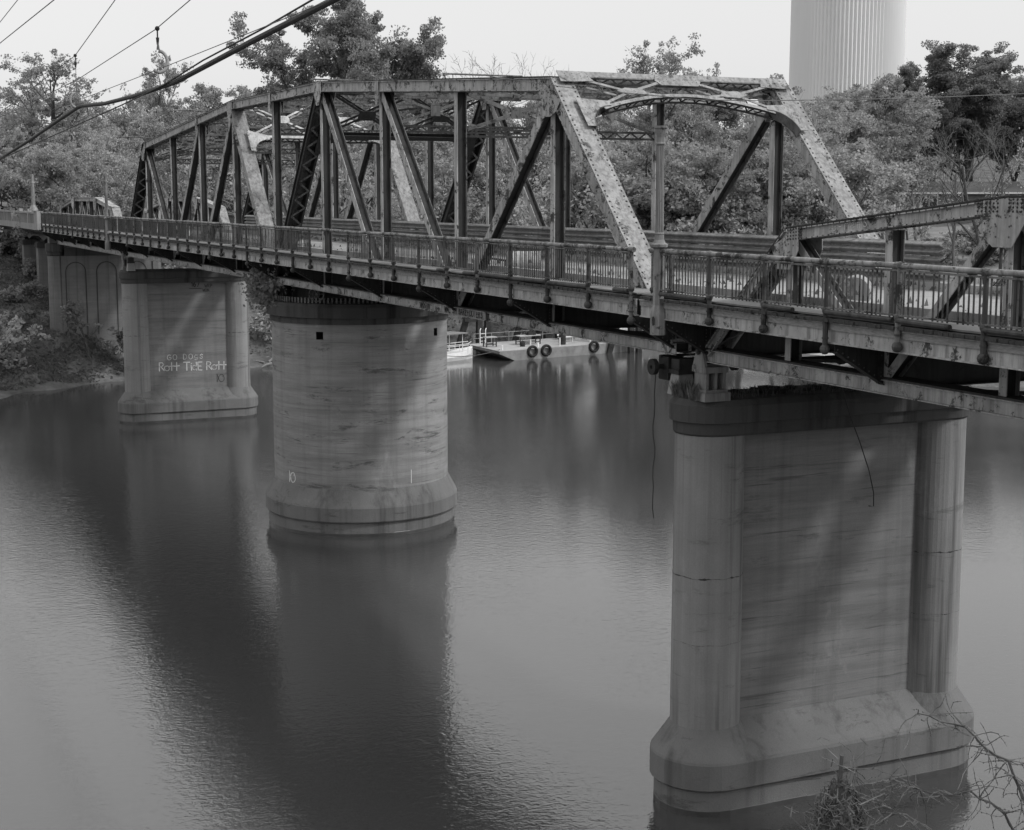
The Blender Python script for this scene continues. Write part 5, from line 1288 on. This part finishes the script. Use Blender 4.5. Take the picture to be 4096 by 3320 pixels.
# ------------------------------------------------------------------ tower, house, land features
tx, ty = polar(3370, 262)
t = thing('ribbed_tower', (tx, ty, 0), 'huge pale vertically ribbed cylindrical tower above the trees', 'tower')
mb = MB(); mb.lathe((tx, ty, 0), [(-2, 9.3), (30, 9.2), (64, 9.1)], 180, flute=1, fd=.34); mb.build('shell', 'tower', t)
mb = MB(); mb.lathe((tx, ty, 64), [(0, 9.5), (1.2, 9.7), (1.3, 8.7), (3.2, .5)], 64); mb.build('roof', 'tower', t)
hx, hy = polar(3860, 196); hz = 1.25; ha = YAW+math.atan((3860-2048)/6118)
hu = V(math.sin(ha), math.cos(ha), 0); hv = V(-math.cos(ha), math.sin(ha), 0)     # hu along the front, hv away from the river
house = thing('ranch_house', (hx, hy, hz), 'long low ranch house with a shallow gabled roof behind bare trees', 'house')
def HB(mb, u0, u1, v0, v1, z0, z1):
    p = [V(hx, hy, hz)+hu*u+hv*v+V(0, 0, z) for z in (z0, z1) for v in (v0, v1) for u in (u0, u1)]
    mb.add(p, [(0, 2, 3, 1), (4, 5, 7, 6), (0, 1, 5, 4), (2, 6, 7, 3), (0, 4, 6, 2), (1, 3, 7, 5)])
mb = MB(); HB(mb, -11.5, 12, 0, 8, -2.5, 2.5); mb.build('wall', 'brick', house)
mb = MB(); q = lambda u, v, z: V(hx, hy, hz)+hu*u+hv*v+V(0, 0, z)
mb.loft([[q(u, -.8, 2.42), q(u, 4, 3.75), q(u, 8.8, 2.42), q(u, 8.8, 2.54), q(u, 4, 3.9), q(u, -.8, 2.54)] for u in (-12.4, 13)]); mb.build('roof', 'roof', house)
mb = MB(); HB(mb, -12.4, 13, -.84, -.80, 2.38, 2.58); mb.build('fascia_board', 'white', house)
for (u, w_, z0, z1) in ((-4.2, 1.9, .5, 2.1), (-0.2, .9, 1.3, 2.2), (5.6, 1.7, .9, 2.1), (9.6, 1.2, .9, 2.1), (-9, 1.4, .9, 2.1)):
    mb = MB(); HB(mb, u-w_/2-.1, u+w_/2+.1, -.05, -.005, z0-.1, z1+.1); f = mb.build('window', 'white', house)
    mb = MB(); HB(mb, u-w_/2, u+w_/2, -.07, -.052, z0, z1); mb.build('pane', 'glass', f)
    mb = MB(); HB(mb, u-.04, u+.04, -.09, -.072, z0, z1); mb.build('mullion', 'white', f)
mb = MB(); HB(mb, 2.2, 3.2, -.06, -.006, 0, 2.1); mb.build('door', 'wood', house)
mb = MB()
for i in range(9): HB(mb, -9+.02, 1, -9-.05, -9, .25+.0, .3) if i == 0 else None
# lawn and pale drive below the house
def sheet(name, pts, mat, dz_=.04):
    n = 18; mb = MB(); a, b, c, d = [np.array(p, float) for p in pts]
    for i in range(n+1):
        for j in range(n+1):
            u, v = i/n, j/n; p = a*(1-u)*(1-v)+b*u*(1-v)+c*u*v+d*(1-u)*v
            mb.v.append((p[0], p[1], float(terr(p[0], p[1]))+dz_))
    mb.f = [(i*(n+1)+j, (i+1)*(n+1)+j, (i+1)*(n+1)+j+1, i*(n+1)+j+1) for i in range(n) for j in range(n)]
    mb.build(name, mat, kind='structure', smooth=True, world=True)
sheet('lawn', [polar(3480, 128), polar(4500, 128), polar(4500, 188), polar(3480, 188)], 'lawn', .06)
sheet('drive', [polar(3560, 132), polar(4500, 126), polar(4500, 130), polar(3560, 137)], 'gravel', .12)
sheet('gravel_clearing', [polar(-260, 178), polar(90, 178), polar(90, 215), polar(-260, 215)], 'gravel', .1)
sheet('approach_road', [(-150, 0.4), (-150, 5.8), (-215, 8), (-215, 2)], 'gravel', .1)
px_, py_ = polar(3445, 158); pz = float(terr(px_, py_))
t = thing('utility_pole', (px_, py_, pz), 'weathered wooden utility pole beside the ranch house', 'utility pole')
mb = MB(); mb.tube([(px_, py_, pz-.5), (px_, py_, 3.17+(784-690)/6118*158)], [.16, .12], 10); mb.build('pole', 'wood', t)
mb = MB(); zt = 3.17+(784-705)/6118*158; mb.bar((px_-.7, py_-.8, zt), (px_+.7, py_+.8, zt), .12, .1, (0, 0, 1)); mb.build('crossarm', 'wood', t)
for k, (pa, pb, ya, yb) in enumerate(((3380, 4300, 640, 690), (3300, 4300, 705, 720), (3440, 4300, 620, 640))):
    a = V(*polar(pa, 158), 3.17+(784-ya)/6118*158); b = V(*polar(pb, 170), 3.17+(784-yb)/6118*170)
    wirething('power_line', cat(a, b, .3), .018, 'thin power line strung past the ranch house', 'wire', 4, 'wire', 'power lines by the house')

# ------------------------------------------------------------------ overhead cables beside the bridge
wirething('overhead_cable', [(-70, -6, 4.6), (-36.3, -6, 5.39), (-23.1, -6, 6.01), (-12.3, -6, 6.61), (-8.3, -6, 6.81), (-7.3, -6, 6.84), (-1.9, -6, 6.64), (4, -6, 6.58), (10.1, -6, 6.62), (18.7, -6, 7.02), (25.55, -6, 7.3), (36, -6, 7.9), (58, -6, 9.2), (80, -6, 10.8)], .074, 'thick black overhead cable sagging from a hook beside the bridge', 'cable', 10, 'cable')
wirething('overhead_cable', [(-70, -6.1, 4.5), (-36.3, -6.1, 5.31), (-12.4, -6.1, 5.98), (2, -6.1, 6.38), (9, -6.1, 6.62), (14, -6.08, 6.95), (20, -6.08, 7.2), (36, -6.05, 8.1), (80, -6.05, 10.9)], .024, 'thinner black cable running below the thick overhead cable', 'cable', 8, 'cable')
wirething('messenger_wire', [(-70, -6, 7.2), (-35.2, -6, 7.95), (-8.3, -6, 8.91), (.85, -6, 10.08), (20, -6, 13.2), (80, -6, 14.2)], .016, 'taut messenger wire holding the lower cable hook', 'wire', 5)
wirething('messenger_wire', [(-70, -7, 7.0), (-19.2, -7, 7.30), (-1.65, -7, 7.47), (12.28, -7, 7.92), (16.65, -7, 8.24), (36, -7, 9.9), (80, -7, 13.4)], .014, 'messenger wire holding the upper cable hook', 'wire', 5)
wirething('messenger_wire', cat((-60, -7, 6.9), (36, -7, 7.0), .25)+[V(80, -7, 9.6)], .011, 'fine wire passing through the upper hook', 'wire', 4)
wirething('messenger_wire', [(-40, -8, 9.9), (-16.2, -8, 10.03), (.2, -8, 10.05), (20, -8, 10.2), (80, -8, 11.5)], .02, 'bare wire crossing the upper left sky', 'wire', 5)
wirething('messenger_wire', [(-40, -8, 10.2), (-15.84, -8, 10.91), (-9.55, -8, 11.15), (10, -8, 12), (80, -8, 13)], .016, 'bare wire in the upper left corner of sky', 'wire', 5)
wirething('guy_wire', [(20, -.3, 6.32), (27, -1.2, 5.52), (33.5, -1.9, 4.88), (33.5, -.56, 4.9), (33.5, 2.6, 5.02), (33.5, 5.5, 5.19), (33.5, 12, 5.7)], .008, 'fine wire crossing in front of the near portal', 'wire', 4)
t = thing('utility_pole', (80, -7, 1), 'tall wooden pole carrying the overhead cables behind the viewpoint', 'utility pole')
mb = MB(); mb.tube([(80, -7, -1), (80, -7, 15)], [.19, .14], 10); mb.build('pole', 'wood', t)
for z_ in (9.6, 10.8, 13.4): mb = MB(); mb.bar((80, -8.3, z_), (80, -5.6, z_), .12, .12, (0, 0, 1)); mb.build('crossarm', 'wood', t)
def hook(x, y, zt, zl, label, flip=1):
    t = thing('cable_hook', (x, y, zl-.4), label, 'hook')
    mb = MB(); mb.ball((x, y, zt), .07, 8, 6); mb.tube([(x, y, zt), (x, y, zt-.25)], .022, 6); mb.tube([(x, y, zt-.25), (x, y, zt-.45)], [.05, .03], 8); mb.build('clamp', 'dark', t)
    mb = MB(); mb.tube([(x, y, zt-.4), (x+.03, y, zl+.1)], .012, 5); mb.tube([(x+.03, y, zl+.25), (x+.03, y, zl+.05)], [.02, .05], 6); mb.build('rod', 'wire', t)
    mb = MB(); pts = [(x, y-flip*(.02+.24*math.sin(R(a))), zl-.28+.30*math.cos(R(a))) for a in range(0, 230, 20)]
    mb.tube(pts, [.05]*len(pts), 8); mb.build('hook', 'parapet', t, smooth=True)
hook(-8.28, -6, 8.91, 7.40, 'pale C-shaped hook carrying the thick overhead cable', 1)
hook(12.5, -7, 7.92, 7.28, 'pale C-shaped hook carrying the fine wire', -1)

# ------------------------------------------------------------------ vine-choked stumps on the near bank
rgv = np.random.default_rng(21)
def vine_stump(x, y, ztop, rad, label, n=170, hgt=1.6):
    zg = float(nearbank(np.array(x), np.array(y)))-.2
    t = thing('vine_stump', (x, y, zg), label, 'stump')
    mb = MB(); mb.tube([(x, y, zg), (x+.05, y, ztop-.8), (x, y, ztop-.25)], [rad*.6, rad*.5, .06], 10); mb.tube([(x, y, ztop-.3), (x+.01, y+.01, ztop)], [.022, .018], 6); mb.build('trunk', 'bark', t)
    mb = MB(); m2 = MB()
    for i in range(n):
        a = rgv.uniform(0, 6.28); f0 = rgv.uniform(0, 1); z0 = ztop-.2-f0*hgt; r0 = .05+rad*(f0**.7)
        pts = []
        a1 = a; z = z0; k = int(rgv.integers(5, 11)); dz_ = -rgv.uniform(.03, .16)*(1 if rgv.random() > .05 else -.4)
        for j in range(k):
            r = r0*(1+.05*j)+rgv.normal(0, .03)+(.02*j*rgv.random()**3); pts.append((x+r*math.cos(a1), y+r*math.sin(a1), z)); a1 += rgv.normal(.12, .35); z += dz_+rgv.normal(0, .05)
        mb.tube(pts, rgv.uniform(.002, .006), 3, cap=False)
    mb.build('vines', 'twig', t, kind='stuff')
    P_ = np.stack([np.array([x+(.04+rad*f**.7)*math.cos(a)*rgv.uniform(.7, 1.1), y+(.04+rad*f**.7)*math.sin(a)*rgv.uniform(.7, 1.1), ztop-.2-f*hgt]) for f, a in zip(rgv.uniform(0, 1, 900), rgv.uniform(0, 6.28, 900))])
    me = leaves_mesh('dead_leaves', P_, .018, rgv, 'twig', elong=3.0); link('dead_leaves', me, (0, 0, 0), t, kind='stuff')
    return t
vine_stump(46.78, -8.52, -1.60, .40, 'cone of tangled dead vines on a stump before the near pier', 800, 1.6)
vine_stump(47.9, -7.25, -1.72, .34, 'dark vine-wrapped stump at the foot of the arching branches', 900, 1.5)
def branch_thing(label, start, segs, r, nb, seed, spread=.9):
    rr = random.Random(seed); mb = MB(); pts = [Vector(p) for p in segs]
    t = thing('bare_shrub', pts[0], label, 'shrub')
    # resample
    q = []
    for a, b in zip(pts[:-1], pts[1:]):
        for i in range(4): q.append(a.lerp(b, i/4)+V(rr.gauss(0, .012), rr.gauss(0, .012), rr.gauss(0, .012)))
    q.append(pts[-1]); mb.tube(q, [r*(1-.8*i/len(q)) for i in range(len(q))], 5); mb.build('stem', 'bark', t)
    mb = MB()
    for k in range(nb):
        p = q[rr.randrange(2, len(q))].copy(); d = V(rr.gauss(0, 1), rr.gauss(0, 1), rr.gauss(-.1, .7)).normalized(); L = rr.uniform(.15, spread); pp = [p]
        for j in range(6):
            d = (d+V(rr.gauss(0, .28), rr.gauss(0, .28), rr.gauss(-.03, .28))).normalized(); p = p+d*L/6; pp.append(p)
        mb.tube(pp, [.0055*(1-.6*j/6) for j in range(7)], 3, cap=False)
        for j in (2, 3, 4, 5): mb.ball(pp[j], .007, 4, 3)
    mb.build('twigs', 'twig', t, kind='stuff')
branch_thing('arching bare branch hung with vine tendrils over the water', None, [(47.9, -7.3, -2.6), (47.85, -7.35, -1.9), (47.7, -7.5, -1.50), (47.45, -7.75, -1.25), (47.2, -8.05, -1.16)], .019, 80, 3, .45)
branch_thing('low horizontal bare branch reaching across the near water', None, [(47.85, -7.3, -2.5), (47.7, -7.5, -1.95), (47.5, -7.7, -1.82), (47.3, -7.95, -1.85), (47.05, -8.2, -1.78)], .013, 60, 5, .4)
branch_thing('spray of thin bare vine shoots between the two stumps', None, [(47.6, -7.7, -2.8), (47.4, -7.95, -2.3), (47.2, -8.1, -2.1), (46.95, -8.3, -1.95), (46.85, -8.4, -1.72)], .008, 60, 9, .5)
print('trees', TREES, 'objects', len(bpy.data.objects))
